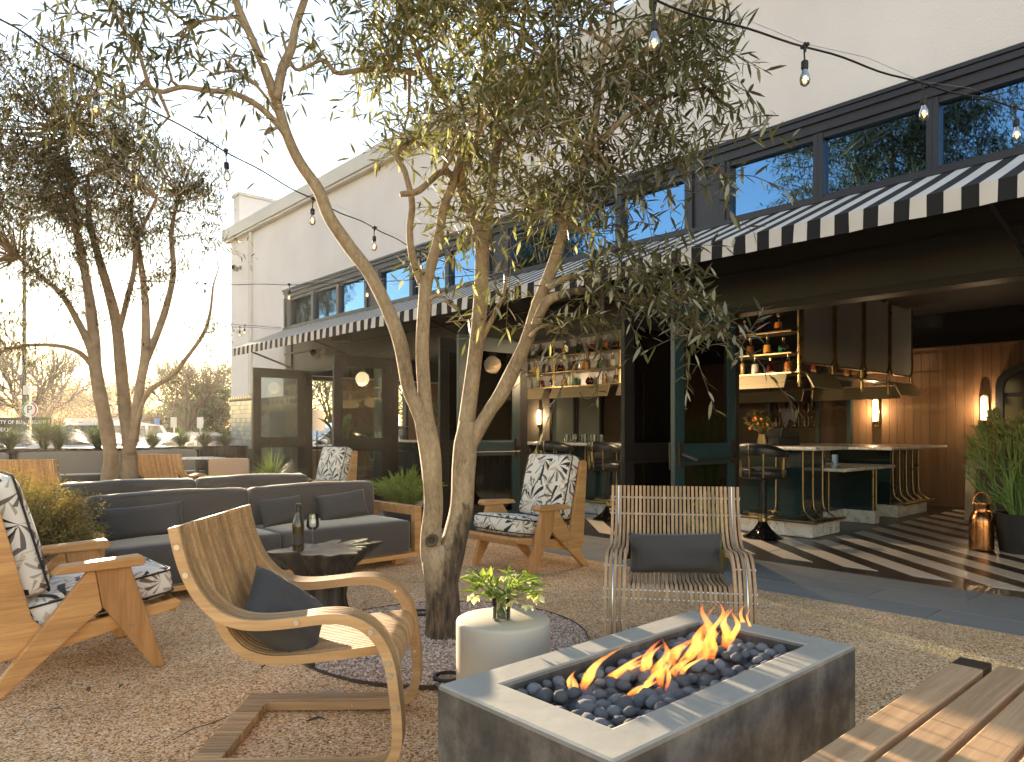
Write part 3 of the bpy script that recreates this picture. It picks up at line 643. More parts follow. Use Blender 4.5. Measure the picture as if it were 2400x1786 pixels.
mb = MB(); mb.box(13.12, 13.15, 2.15, 3.12, 1.78, 1.84); mb.box(13.12, 13.15, 2.6, 2.66, .02, 1.78); obj('glazing_bar', mb, NAVY, ar)
# end-wall windows
for a, b, z0, z1 in ((7.9, 9.05, .78, 2.62), (10.35, 11.2, .9, 2.62)):
    f = MB(); f.box(a, a+.08, 16.62, 16.8, z0, z1); f.box(b-.08, b, 16.62, 16.8, z0, z1); f.box(a+.08, b-.08, 16.62, 16.8, z0, z0+.08); f.box(a+.08, b-.08, 16.62, 16.8, z1-.1, z1)
    fo = bp('end_window', f, NAVY); g = MB(); g.box(a+.08, b-.08, 16.70, 16.708, z0+.08, z1-.1); obj('pane', g, GLASS, fo)
mb = MB(); mb.box(6.62, 7.9, 16.66, 16.698, .02, 2.6); mb.box(9.05, 10.35, 16.66, 16.698, .02, 2.6); mb.box(11.2, 13.2, 16.66, 16.698, .02, 2.6); mb.box(6.62, 13.2, 16.67, 16.698, .02, .76); bp('end_panelling', mb, PANELW)
mb = MB(); mb.box(6.62, 13.2, 16.64, 16.698, 2.64, 3.198); bp('end_upper_wall', mb, CEIL)

# ================================================================== AWNING
aw = thing('striped_awning', 'long black and white striped canvas awning over the folding doors', 'awning', (XF, 5, 3.3)); AO = Vector((-XF, -5, -3.3))
mb = MB(); Y0, Y1 = -4.2, 14.1; xo, zo = 5.38, 2.86; n = 176
for i in range(n+1):
    y = Y0+(Y1-Y0)*i/n; s = .008*math.sin(y*3.1)
    mb.v += [(6.395, y, 3.31), (5.9, y, 3.089+s*.4), (xo, y, zo), (6.395, y, 3.304), (5.9, y, 3.083+s*.4), (xo+.004, y, zo-.006)]
for i in range(n):
    b = i*6; c = b+6
    mb.f += [(b, b+1, c+1, c), (b+1, b+2, c+2, c+1), (b+3, c+3, c+4, b+4), (b+4, c+4, c+5, b+5)]
e = n*6; mb.f += [(0, 3, 4, 1), (1, 4, 5, 2), (e, e+1, e+4, e+3), (e+1, e+2, e+5, e+4)]
obj('canopy', mb, AWN, aw, smooth=30, loc=AO)
mb = MB()
for i in range(n+1):
    y = Y0+(Y1-Y0)*i/n; s = .004*math.sin(y*9.0)+.003*math.sin(y*23)
    mb.v += [(xo, y, zo), (xo-.004+s, y, zo-.075), (xo-.006+s*2, y, 2.712), (xo+.005, y, zo-.002), (xo+.001+s, y, zo-.075), (xo-.001+s*2, y, 2.712)]
for i in range(n):
    b = i*6; c = b+6
    mb.f += [(b, b+1, c+1, c), (b+1, b+2, c+2, c+1), (b+3, c+3, c+4, b+4), (b+4, c+4, c+5, b+5), (b+2, b+5, c+5, c+2)]
obj('valance', mb, AWN, aw, smooth=30, loc=AO)
mb = MB(); mb.tube([(xo+.02, Y0, zo-.03), (xo+.02, Y1-.02, zo-.03)], .016, 8); obj('front_bar', mb, BROWNP, aw, loc=AO)
for y in (13.6, 11.1, 7.9, 4.6, 1.4):
    mb = MB(); mb.bar((xo+.04, y, zo-.04), (6.37, y-.05, 2.5), .03, .03); obj('awning_arm', mb, BLACKP, aw, loc=AO)
# ================================================================== BAR
bar = thing('bar_counter', 'dark green bar counter with white marble top, brass posts and marble plinth', 'bar', (8.6, 6, 0)); bo = Vector((-8.6, -6, 0))
GPAN = mat('gloss_green_panel', (.010, .026, .030), (.014, .034, .038), 2, rough=.12, coat=.4)
def ba(name, mb, m, smooth=None, bevel=0): return obj(name, mb, m, bar, smooth=smooth, loc=bo, bevel=bevel)
mb = MB(); mb.box(8.24, 8.8, 3.98, 13, .18, 1.02); ba('front_body', mb, GPAN, bevel=.006)
mb = MB(); mb.box(8.16, 8.9, 3.82, 13, .005, .178); mb.box(8.88, 10.02, 4.24, 5.3, .005, .178); mb.box(10.02, 10.18, 3.84, 5.3, .005, .178); mb.box(11.0, 12.2, 3.90, 9, .005, .178); ba('marble_plinth', mb, MARBLE, bevel=.004)
mb = MB(); mb.box(8.04, 8.93, 3.72, 13, 1.022, 1.062); ba('marble_top', mb, MARBLE, bevel=.012)
mb = MB(); mb.box(8.80, 10.04, 4.28, 5.2, .18, .745); mb.box(10.04, 10.16, 3.88, 5.2, .18, .745); ba('service_body', mb, GPAN, bevel=.005)
mb = MB(); mb.box(8.83, 10.42, 3.72, 4.85, .748, .79); ba('service_top', mb, MARBLE, bevel=.012)
mb = MB(); mb.box(11.02, 12.1, 4.0, 9, .18, .985); ba('rear_body', mb, GPAN, bevel=.006)
mb = MB(); mb.box(10.3, 12.55, 3.72, 9, .987, 1.027); ba('rear_top', mb, MARBLE, bevel=.012)
CREAMB = mat('lit_cream_back', (.5, .42, .32), rough=.5); mb = MB(); mb.box(8.95, 11.0, 4.86, 4.9, .79, 1.0); ba('cream_upstand', mb, CREAMB)
def brass_post(pts, r=.0105):
    mb = MB(); mb.tube(cr(pts, 5), r, 8); return ba('brass_post', mb, BRASS, smooth=60)
for y in (3.99,): 
    for x in (8.26, 8.52, 8.78): brass_post([(x, y-.012, 1.02), (x, y-.012, .6), (x, y-.02, .34), (x, y-.08, .25), (x, y-.16, .2)])
for y in [4.3+.62*i for i in range(13)]: brass_post([(8.228, y, 1.02), (8.228, y, .6), (8.22, y, .34), (8.16, y, .25), (8.09, y, .2)])
for x in (11.06, 11.32, 11.58, 11.84, 12.08): brass_post([(x, 3.985, .985), (x, 3.985, .6), (x, 3.97, .34), (x, 3.90, .25), (x, 3.82, .2)])
for x in (9.25, 9.6): brass_post([(x, 4.268, .745), (x, 4.268, .18)], .013)
for x in (10.05, 10.15): brass_post([(x, 3.87, .745), (x, 3.87, .18)], .013)
mb = MB(); mb.tube([(8.05, 13, .2), (8.05, 3.74, .2), (8.84, 3.74, .2)], .022, 8); mb.tube([(10.98, 3.80, .2), (12.2, 3.80, .2)], .022, 8); ba('foot_rail', mb, BRASS, smooth=50)
# ---- hanging gantry
ga = thing('bottle_gantry', 'brass framed gantry hanging over the bar with bottle shelves and bronze mirrors', 'shelving', (10.5, 6.5, 3.2)); go = Vector((-10.5, -6.5, -3.2))
def gp(name, mb, m, smooth=None, bevel=0, **k): return obj(name, mb, m, ga, smooth=smooth, loc=go, bevel=bevel, **k)
GX0, GX1, GY = 8.62, 12.4, 4.2
BRUSH = mat('brushed_brass', (.31, .26, .17), (.39, .33, .22), 3, rough=.42, metal=.45, stretch=(.15, .15, 12))
MIRR = mat('bronze_mirror', (.42, .45, .49), (.52, .52, .52), 1.2, rough=.34, metal=.3)
for x, y in [(GX0, GY), (9.56, GY), (10.5, GY), (11.46, GY), (GX1, GY)]+[(GX0, GY+1.42*i) for i in range(1, 6)]+[(GX1, GY+1.6*i) for i in range(1, 4)]:
    mb = MB(); mb.tube([(x, y, 1.8), (x, y, 3.2)], .022, 10)
    for z in (1.86, 2.0, 2.24, 2.52): mb.tube([(x, y, z-.02), (x, y, z+.02)], .031, 10)
    gp('brass_upright', mb, BRASS, smooth=40)
SHZ = (1.985, 2.23, 2.505)
for z in SHZ:
    mb = MB(); mb.box(GX0-.12, GX0+.22, GY+.04, 11.3, z-.022, z); gp('bottle_shelf', mb, BRASSD, bevel=.003)
    mb = MB(); mb.box(GX1-.22, GX1+.1, GY+.04, 9.2, z-.022, z); gp('bottle_shelf', mb, BRASSD, bevel=.003)
mb = MB(); mb.box(GX0+.05, GX1-.05, GY-.05, GY+.2, 1.975, 1.995); gp('end_shelf', mb, BRASSD)
mb = MB(); mb.box(GX0+.24, GX0+.25, GY+1.5, 11.3, 1.99, 2.9); gp('shelf_back_mirror', mb, MIRR)
for i in range(4):                                     # flared hoods along the near side
    a, b = GY+.10+1.42*i, GY+1.34+1.42*i
    mb = MB(); mb.prism([(GX0-.20, 1.79), (GX0-.185, 1.785), (GX0-.10, 1.965), (GX0-.115, 1.97)], a, b); gp('brass_hood', mb, BRUSH)
for i in range(3):
    a, b = GY+.08+1.6*i, GY+1.5+1.6*i
    mb = MB(); mb.prism([(GX1-.24, 1.77), (GX1-.225, 1.765), (GX1-.14, 1.96), (GX1-.155, 1.965)], a, b); gp('brass_hood', mb, BRUSH)
for a, b in ((GX0+.05, 9.5), (11.5, GX1)):
    mb = MB(); mb.prism([(GY-.17, 1.79), (GY-.155, 1.785), (GY-.06, 1.965), (GY-.075, 1.97)], a, b, axis=0); gp('brass_hood', mb, BRUSH)
for i in range(4):                                     # round-cornered mirror panels on the end
    a = GX0+.05+.945*i; b = a+.87; r = .12; z0, z1 = 2.10, 3.16
    pts = [(a, z1), (a, z0+r)]+[(a+r-r*math.cos(PI/2*q/5), z0+r-r*math.sin(PI/2*q/5)) for q in range(1, 6)]+[(b-r+r*math.sin(PI/2*q/5), z0+r-r*math.cos(PI/2*q/5)) for q in range(1, 6)]+[(b, z1)]
    mb = MB(); mb.prism(pts, GY-.02, GY-.005); mo = gp('mirror_panel', mb, MIRR)
    mb = MB(); mb.tube([(x, GY-.022, z) for x, z in pts], .017, 6); obj('mirror_trim', mb, BRASS, mo, smooth=50)
# ---- bottles
def gmat(name, c, a=.85): return mat(name, c, rough=.06, coat=.6, spec=.8)
LIQ = {}
for nm, c in (('amber', (.42, .14, .02)), ('dark red', (.16, .015, .012)), ('clear', (.5, .5, .47)), ('green', (.02, .16, .09)), ('golden', (.6, .3, .06)), ('brown', (.12, .045, .015))):
    m, nt, N, L, p = _tree(nm.replace(' ', '_')+'_liquor'); p.inputs['Base Color'].default_value = rgb(c); p.inputs['Roughness'].default_value = .05; p.inputs['Coat Weight'].default_value = .7; p.inputs['Transmission Weight'].default_value = .35; LIQ[nm] = m
SHAPES = {'pyramid': [(.058, 0), (.06, .015), (.018, .165), (.016, .205), (.019, .21)], 'round': [(.03, 0), (.065, .03), (.07, .07), (.05, .115), (.018, .14), (.018, .175)], 'tall': [(.034, 0), (.036, .01), (.036, .15), (.015, .2), (.014, .25)], 'square': [(.055, 0), (.057, .01), (.055, .13), (.02, .15), (.02, .17)]}
def bottle(shape, col, loc, label, group):
    b = thing('liquor_bottle', label, 'bottle', loc, R.random()*6, group)
    key = 'b'+shape
    if key not in KIDS:
        pr = SHAPES[shape]; n = 4 if shape in ('square',) else 12
        m1 = MB().lathe(pr, n); zl = pr[-1][1]*.62; inner = [(max(r-.004, .004), z+.003) for r, z in pr if z < zl]; KIDS[key] = (m1, MB().lathe(inner+[(inner[-1][0]*.8, zl)], n), MB().lathe([(.018, pr[-1][1]-.004), (.02, pr[-1][1]+.03)], 8))
    a, q, c = KIDS[key]
    for nm, mm, mt in (('glass_body', a, GLASS), ('liquor', q, LIQ[col]), ('stopper', c, BRASS)):
        k2 = key+nm+mt.name
        if k2 not in KIDS: KIDS[k2] = mm.mesh(nm, mt, 60)
        obj(nm, KIDS[k2], None, b)
cols = list(LIQ); shp = ['pyramid', 'pyramid', 'round', 'tall', 'pyramid', 'square']
for zi, (z, zn) in enumerate(zip(SHZ, ('lowest', 'middle', 'top'))):
    for sec, (ya, yb, step, where) in enumerate(((4.36, 5.3, .22, 'beside the mirror panels'), (6.2, 10.2, .29, 'left of the door post'))):
        y = ya+.07*zi; i = 0
        while y < yb and i < 20:
            s = shp[(i*5+zi*2+sec) % 6]; c = cols[(i*7+zi*3+sec+i//3) % 6]
            bottle(s, c, (GX0+.02+.05*R.random(), y, z+.001), f'{c} {s} bottle, {ORD[i]} from right, {zn} shelf {where}', 'bottles on the bar gantry'); y += step*(.85+.3*R.random()); i += 1
for i, (c, s) in enumerate((('dark red', 'pyramid'), ('golden', 'square'), ('amber', 'pyramid'), ('golden', 'round'))):
    bottle(s, c, (GX0+.55+.5*i, GY+.06, 1.996), f'{c} {s} bottle standing under mirror panel {ORD[i]} from the left', 'bottles under the mirror panels')
# ---- bar stools
def make_stool():
    t = thing('bar_stool', '', 'bar stool', (0, 0, 0), 0, 'black leather bar stools along the bar')
    mb = MB().lathe([(.20, 0), (.205, .012), (.15, .04), (.09, .09), (.055, .14), (.042, .17)], 28); obj('trumpet_base', mb, mat('gloss_black_base', (.006, .006, .007), rough=.08), t, smooth=50)
    mb = MB().lathe([(.042, .165), (.042, .62)], 16); obj('column', mb, BLACKP, t, smooth=50)
    mb = MB(); mb.lathe([(.05, .17), (.05, .22), (.043, .24)], 14)
    mb.tube([(.185*math.cos(a), .185*math.sin(a), .26) for a in [2*PI*i/28 for i in range(29)]], .011, 6, cap=False)
    for i in range(4): a = PI/4+PI/2*i; mb.bar((.045*math.cos(a), .045*math.sin(a), .21), (.18*math.cos(a), .18*math.sin(a), .258), .014)
    obj('foot_ring', mb, BRASS, t, smooth=50)
    mb = MB().lathe([(.06, .605), (.21, .62), (.232, .65), (.232, .70), (.21, .725), (.1, .735)], 28); obj('seat', mb, LEATH, t, smooth=60)
    arc = [math.radians(a) for a in range(88, 273, 8)]; mb = MB(); k = len(arc)
    for i, a in enumerate(arc):
        e = abs(i-(k-1)/2)/((k-1)/2); top = .985-.085*e**2.2; bot = .86-.02*e; ro, ri = .275, .232
        for r, z in ((ri, bot), (ro, bot), (ro+.012, (top+bot)/2), (ro, top-.01), ((ro+ri)/2, top), (ri, top-.012), (ri-.008, (top+bot)/2)): mb.v.append((r*math.cos(a), r*math.sin(a), z))
    for i in range(k-1):
        for j in range(7): mb.f.append((i*7+j, i*7+(j+1) % 7, i*7+7+(j+1) % 7, i*7+7+j))
    mb.f.append(tuple(range(6, -1, -1))); mb.f.append(tuple((k-1)*7+j for j in range(7))); obj('backrest', mb, LEATH, t, smooth=60)
    for a in (100, 150, 180, 210, 260):
        a = math.radians(a); mb = MB(); mb.bar((.25*math.cos(a), .25*math.sin(a), .64), (.268*math.cos(a), .268*math.sin(a), .88), .012, .028, up=(math.cos(a), math.sin(a), 0)); obj('brass_strut', mb, BRASS, t)
    mb = MB(); mb.tube([(-.283, 0, .865), (-.290, 0, .92), (-.281, 0, .98)], .006, 6); obj('back_seam', mb, BRASS, t)
    return t
st0 = make_stool(); st0.scale = (1.12,)*3; st0.location = (7.80, 4.24, .005)
st0['label'] = 'black leather bar stool in front of the marble plinth corner, nearest to the camera'
for y, rz, lb in ((5.4, .1, 'black leather bar stool seen through the glass leaf behind the slatted chair'), (6.55, -.1, 'black leather bar stool just left of the central door post'), (7.55, .05, 'black leather bar stool above the back of the palm print armchair'), (8.5, 0, 'black leather bar stool half hidden behind the dark green door leaf')):
    dup(st0, lb, (7.78, y, .005), rz)
# ---- things on the bar
gl = MB().lathe([(.03, 0), (.036, .004), (.04, .13), (.037, .13), (.033, .01), (.0, .01)], 12, caps=False).mesh('drinking_glass', GLASS, 60)
gls = MB().lathe([(.036, 0), (.042, .17), (.038, .17), (.033, .01), (0, .01)], 12, caps=False).mesh('mixing_tin', STEEL, 60)
i = 0
for y in [8.1-.1*q for q in range(8)]:
    o = tag(obj('drinking_glass', gl, None), f'clear tumbler on the bar, {ORD[i]} from the left in the long row', 'glass', 'tumblers in a row on the bar'); o.location = (8.55+.05*(i % 2), y, 1.063); i += 1
for q in range(4):
    o = tag(obj('drinking_glass', gl, None), f'clear tumbler left of the steel mixing tins, {ORD[q]} from the left', 'glass', 'tumblers beside the mixing tins'); o.location = (8.5, 6.9-.1*q, 1.063)
for q in range(4):
    o = tag(obj('mixing_tin', gls, None), f'tall steel mixing tin on the bar by the door post, {ORD[q]} from the left', 'mixing tin', 'steel mixing tins'); o.location = (8.52+.03*(q % 2), 6.42-.1*q, 1.063)
for q in range(5):
    o = tag(obj('drinking_glass', gl, None), f'clear tumbler on the low marble service counter, {ORD[q]} from the left', 'glass', 'tumblers on the service counter'); o.location = (9.1+.16*q+.04*R.random(), 4.4+.15*R.random(), .792)
o = tag(obj('bitters_bottle', MB().lathe([(.03, 0), (.032, .1), (.012, .13), (.012, .16)], 10), mat('blue_glass', (.02, .06, .3), rough=.1), smooth=60), 'small blue bottle on the low marble service counter', 'bottle'); o.location = (9.5, 4.3, .792)
o = tag(obj('salt_tub', MB().lathe([(.04, 0), (.04, .13)], 14), mat('pale_blue_tub', (.25, .38, .6), rough=.4), smooth=40), 'pale blue tub at the right end of the glasses on the service counter', 'tub'); o.location = (9.98, 4.35, .792)
rg = thing('cash_register', 'dark till terminal with a raised screen on the marble bar', 'till', (8.78, 4.5, 1.063), -.5)
mb = MB(); mb.box(-.16, .16, -.14, .14, 0, .1); mb.prism([(-.14, .1), (.14, .1), (.14, .17), (-.1, .23)], -.15, .15); obj('terminal_body', mb, BLACKP, rg, bevel=.008)
mb = MB(); mb.bar((.05, 0, .18), (.1, 0, .33), .03); obj('screen_arm', mb, BLACKP, rg)
mb = MB(); mb.box(-.012, .012, -.15, .15, -.1, .1); obj('screen', mb, mat('dark_screen', (.01, .01, .014), rough=.1), rg, loc=(.1, 0, .38), rot=(0, -.25, 0), bevel=.006)
KEY = mat('key_grey', (.12, .12, .13), rough=.5)
for i in range(12): kb = MB(); kb.box(-.012, .012, -.012, .012, 0, .008); obj('key', kb, KEY, rg, loc=(-.06+.045*(i//4), -.08+.05*(i % 4), .2-.012+.018*(2-i//4)*0+.0), rot=(0, .25, 0))
# citrus sprig in a vase on the bar
cb = thing('citrus_arrangement', 'leafy citrus branches with small orange fruit in a vase on the bar', 'plant', (8.5, 4.62, 1.063))
obj('vase', MB().lathe([(.05, 0), (.07, .06), (.05, .13), (.055, .15)], 14), BRASSD, cb, smooth=60)
mb = MB(); ms = MB(); frs = []
for i in range(26):
    a = R.random()*6.28; e = .35+R.random()*.9; l = .2+.16*R.random(); d = Vector((math.cos(a)*math.cos(e), math.sin(a)*math.cos(e), math.sin(e))); b = Vector((0, 0, .14)); ms.tube([b, b+d*l], .003, 4)
    for q in range(9):
        p = b+d*l*(.35+.65*q/9); u = Vector((R.uniform(-1, 1), R.uniform(-1, 1), R.uniform(-.6, .6))); mb.leaf(p, (u+d*.4), Vector((0, 0, 1)), .06, .026)
    if i % 2: frs.append(b+d*l*.75+Vector((0, 0, -.03)))
obj('leaves', mb, leafmat('citrus_leaf', (.05, .065, .018), (.08, .09, .03), (.13, .10, .02)), cb); obj('stems', ms, BRASSD, cb)
fm = MB().lathe([(.004, -.018), (.014, -.012), (.019, 0), (.014, .012), (.004, .018)], 10).mesh('fruit', mat('orange_fruit', (.62, .17, .02), rough=.45), 90)
for p in frs: obj('fruit', fm, None, cb, loc=p)
# niches with bottles on the brown back wall
for rw in range(2):
    for cn in range(5):
        y = 6.12+.19*cn; z = 1.32+.27*rw
        t = thing('bottle_niche', f'arched brass bottle niche on the back wall, {ORD[4-cn]} from left, {"upper" if rw else "lower"} row', 'niche', (13.2, y, z), 0, 'arched bottle niches')
        pts = [(-.06, .05), (-.06, .17)]+[(-.06*math.cos(PI*q/8), .17+.06*math.sin(PI*q/8)) for q in range(1, 8)]+[(.06, .17), (.06, .05)]+[(.06*math.cos(PI*q/8), .05-.06*math.sin(PI*q/8)) for q in range(1, 8)]
        mb = MB(); mb.tube([(0, a, b) for a, b in pts+[pts[0]]], .011, 5); obj('brass_rim', mb, BRASSD, t)
        mb = MB(); mb.prism(pts, -.004, .015, axis=0); obj('niche_back', mb, BLACKP, t)
        mb = MB().lathe([(.022, .02), (.022, .12), (.009, .15), (.009, .19)], 8, o=(-.03, 0, 0)); obj('small_bottle', mb, LIQ[cols[(rw*5+cn*2) % 6]], t, smooth=60)
# sconces and globe pendants
LAMPW = emis('lit_opal_tube', (1, .80, .55), 2.2); GLOBE = emis('lit_opal_globe', (1, .72, .42), .30)
for y, lb in ((5.02, 'tall lit brass wall sconce under the bronze mirrors'), (3.38, 'tall lit brass wall sconce beside the arched doorway'), (13.42, 'tall lit brass wall sconce on the grey panelled wall')):
    s = thing('wall_sconce', lb, 'wall lamp', (13.19, y, 1.57), 0, 'brass wall sconces')
    mb = MB(); pts = [(.055*math.cos(a), (.2 if math.sin(a) > 0 else -.2)+.055*math.sin(a)) for a in [2*PI*i/24+.01 for i in range(24)]]; mb.prism([(a, b) for a, b in pts], -.03, -.012, axis=0); obj('back_plate', mb, BRASS, s)
    mb = MB(); mb.tube([(-.05, a, b) for a, b in pts+[pts[0]]], .007, 6); obj('brass_rim', mb, BRASS, s, smooth=60)
    mb = MB().lathe([(.012, -.15), (.036, -.145), (.036, .195), (.026, .22), (.008, .23)], 14, o=(-.08, 0, 0)); obj('glass_tube', mb, LAMPW, s, smooth=60)
    mb = MB().lathe([(.02, -.215), (.038, -.2), (.038, -.147)], 14, o=(-.08, 0, 0)); obj('lamp_holder', mb, BRASS, s, smooth=50)
    ld = bpy.data.lights.new('sconce_glow', 'POINT'); ld.energy = 3.6; ld.color = (1, .68, .36); ld.shadow_soft_size = 0; lo = bpy.data.objects.new('sconce_glow', ld); link(lo, s); lo.location = (-.17, 0, .03)
for x, y, z, lb in ((7.6, 5.62, 2.33, 'lit opal globe pendant seen through the glass leaf, left of the olive branch'), (7.6, 4.98, 2.325, 'lit opal globe pendant behind the drooping olive branch tips'), (7.6, 9.0, 2.32, 'lit opal globe pendant between the two right tree stems'), (7.6, 12.95, 2.32, 'lit opal globe pendant in the far left glass leaf')):
    s = thing('globe_pendant', lb, 'pendant lamp', (x, y, 3.2), 0, 'opal globe pendants')
    mb = MB().lathe([(.012, -.14), (.07, -.13)]+[(.14*math.sin(a), -.14*math.cos(a)) for a in [PI*i/14 for i in range(2, 13)]]+[(.05, .135)], 24, o=(0, 0, z-3.2)); obj('opal_globe', mb, GLOBE, s, smooth=90)
    mb = MB(); mb.tube([(0, 0, z-3.2+.13), (0, 0, 0)], .006, 6); mb.lathe([(.05, z-3.2+.12), (.05, z-3.2+.19), (.02, z-3.2+.21)], 14); obj('brass_stem', mb, BRASSD, s, smooth=50)
    ld = bpy.data.lights.new('pendant_glow', 'POINT'); ld.energy = 18 if y < 8 else 6; ld.color = (1, .72, .42); ld.shadow_soft_size = 0; lo = bpy.data.objects.new('pendant_glow', ld); link(lo, s); lo.location = (0, 0, z-3.2-.24)
# lounge pieces inside, floor lamp, dark chairs
fl = thing('floor_lamp', 'black floor lamp with a cream drum shade inside the far opening', 'floor lamp', (7.0, 13.75, .005))
obj('lamp_base', MB().lathe([(.14, 0), (.14, .02), (.015, .03), (.012, 1.3)], 16), BLACKP, fl, smooth=40)
obj('lamp_shade', MB().lathe([(.165, 1.25), (.13, 1.68), (.125, 1.68), (.16, 1.25)], 28, caps=False), mat('cream_shade', (.62, .50, .38), rough=.8, emit=(1, .75, .5), es=.12), fl, smooth=60)
def lounge(loc, rz, lb):
    t = thing('lounge_chair', lb, 'lounge chair', loc, rz, 'black lounge chairs inside')
    obj('seat', MB().rbox(.62, .62, .2, .05, o=(0, 0, .36)), LEATH, t, smooth=60); obj('backrest', MB().rbox(.14, .62, .5, .05, o=(-.3, 0, .62)), LEATH, t, smooth=60)
    for s in (-1, 1):
        mb = MB(); mb.tube([(.3, s*.35, 0), (.3, s*.35, .62), (-.32, s*.35, .66), (-.32, s*.35, 0)], .015, 6); obj('side_frame', mb, BRASSD, t)
    return t
lounge((7.45, 9.2, .005), PI*.9, 'black lounge chair inside, right of the far dark door leaf'); lounge((8.3, 9.9, .005), PI*.85, 'black lounge chair with dull metal frame, behind the inner one'); 
t = thing('club_chair', 'low brown leather chair inside the far opening beside the floor lamp', 'armchair', (6.95, 11.9, .005), 2.6)
BL = mat('brown_leather', (.075, .022, .012), (.1, .03, .016), 6, rough=.45); obj('seat', MB().rbox(.6, .6, .24, .06, o=(0, 0, .3)), BL, t, smooth=60); obj('backrest', MB().rbox(.16, .7, .62, .07, o=(-.32, 0, .5)), BL, t, smooth=60)
for s in (-1, 1): obj('arm', MB().rbox(.62, .12, .5, .05, o=(0, s*.36, .3)), BL, t, smooth=60)
# strelitzia plants
STREL = leafmat('strelitzia_leaf', (.028, .045, .030), (.05, .07, .045), trans=.15, rough=.3)
POTB = mat('charcoal_pot', (.020, .021, .024), (.03, .031, .034), 5, rough=.55)
def strel(loc, lb, h=1.6, seed=1, n=13):
    t = thing('bird_of_paradise_plant', lb, 'potted plant', loc); rr = random.Random(seed)
    obj('pot', MB().lathe([(.15, 0), (.19, .36), (.175, .36), (.17, .32), (.01, .31)], 20), POTB, t, smooth=50)
    for i in range(n):
        a = rr.random()*6.28; le = rr.uniform(.15, .5); hh = h*rr.uniform(.55, 1)
        d = Vector((math.cos(a)*le, math.sin(a)*le, 0)); p0 = Vector((0, 0, .3)); p1 = p0+Vector((d.x*.3, d.y*.3, (hh-.3)*.6)); p2 = Vector((d.x, d.y, hh))
        mb = MB(); mb.tube(cr([tuple(p0), tuple(p1), tuple(p2*.75+p1*.25)], 4), .009, 5); 
        ax = (p2-p1).normalized(); si = ax.cross(Vector((0, 0, 1))).normalized(); nn = si.cross(ax); L_ = .42*hh/1.3; b0 = p1+(p2-p1)*.55; k = 8; bi = len(mb.v)
        for q in range(k+1):
            u = q/k; w = .085*math.sin(PI*min(1, u*.93+.04))**.8; c = b0+ax*L_*u+Vector((d.x, d.y, -.6))*(.22*u*u); mb.v += [tuple(c-si*w+nn*w*.35), tuple(c), tuple(c+si*w+nn*w*.35)]
        for q in range(k):
            b = bi+q*3; mb.f += [(b, b+1, b+4, b+3), (b+1, b+2, b+5, b+4)]
        obj('frond', mb, STREL, t, smooth=60)
strel((6.95, 8.95, .005), 'tall bird of paradise plant inside, seen between the tree stems', 1.75, 3)
strel((7.25, 13.1, .005), 'bird of paradise plant by the floor lamp inside the far opening', 1.5, 8)
strel((6.85, 11.2, .005), 'bird of paradise plant behind the second dark door leaf', 1.35, 5)
# ================================================================== FIRE PIT
pit = thing('fire_pit', 'rectangular concrete fire pit with burning gas flames over black lava stones', 'fire pit', (2.047, 1.478, 0)); PX, PY, PZ = .703, .36, .45
IX, IY, IZ = .557, .222, .35
mb = MB(); o8 = lambda x, y, z: [(-x, -y, z), (x, -y, z), (x, y, z), (-x, y, z)]
o9 = lambda z: [(x+.015, y, z) for x, y, z in o8(IX, IY, z)]
mb.add(o8(PX, PY, .005)+o8(PX, PY, PZ)+o9(PZ)+o9(IZ), [(0, 1, 5, 4), (1, 2, 6, 5), (2, 3, 7, 6), (3, 0, 4, 7), (4, 5, 9, 8), (5, 6, 10, 9), (6, 7, 11, 10), (7, 4, 8, 11), (8, 9, 13, 12), (9, 10, 14, 13), (10, 11, 15, 14), (11, 8, 12, 15), (12, 13, 14, 15), (3, 2, 1, 0)])
obj('concrete_basin', mb, CONC, pit, bevel=.013)
lv = []
for q in range(6):
    bm = bmesh.new(); bmesh.ops.create_icosphere(bm, subdivisions=2, radius=1); rr = random.Random(q)
    sx, sy, sz = 1, rr.uniform(.72, .92), rr.uniform(.55, .75)
    for v in bm.verts:
        k = 1+.16*mnoise.noise(v.co*1.3+Vector((q*7, 0, 0))); v.co = Vector((v.co.x*sx*k, v.co.y*sy*k, v.co.z*sz*k))
    me = bpy.data.meshes.new('lava_stone'); bm.to_mesh(me); bm.free(); me.materials.append(LAVA); me.polygons.foreach_set('use_smooth', [True]*len(me.polygons)); lv.append(me)
R3 = random.Random(21); cnt = 0
for lay, (z, step) in enumerate(((.372, .054), (.408, .058))):
    y = -IY+.03
    while y < IY-.02:
        x = -IX+.03+R3.random()*.03
        while x < IX-.02:
            if not (lay == 1 and R3.random() < .18) and cnt < 292:
                s = R3.uniform(.022, .036); st = obj('lava_stone', R3.choice(lv), None, pit, loc=(x+.015+R3.uniform(-.008, .008), y+R3.uniform(-.008, .008), z+R3.uniform(-.008, .012)), rot=(R3.uniform(-.5, .5), R3.uniform(-.5, .5), R3.random()*6)); st.scale = (s,)*3; cnt += 1
            x += step*R3.uniform(.9, 1.15)
        y += step*.92
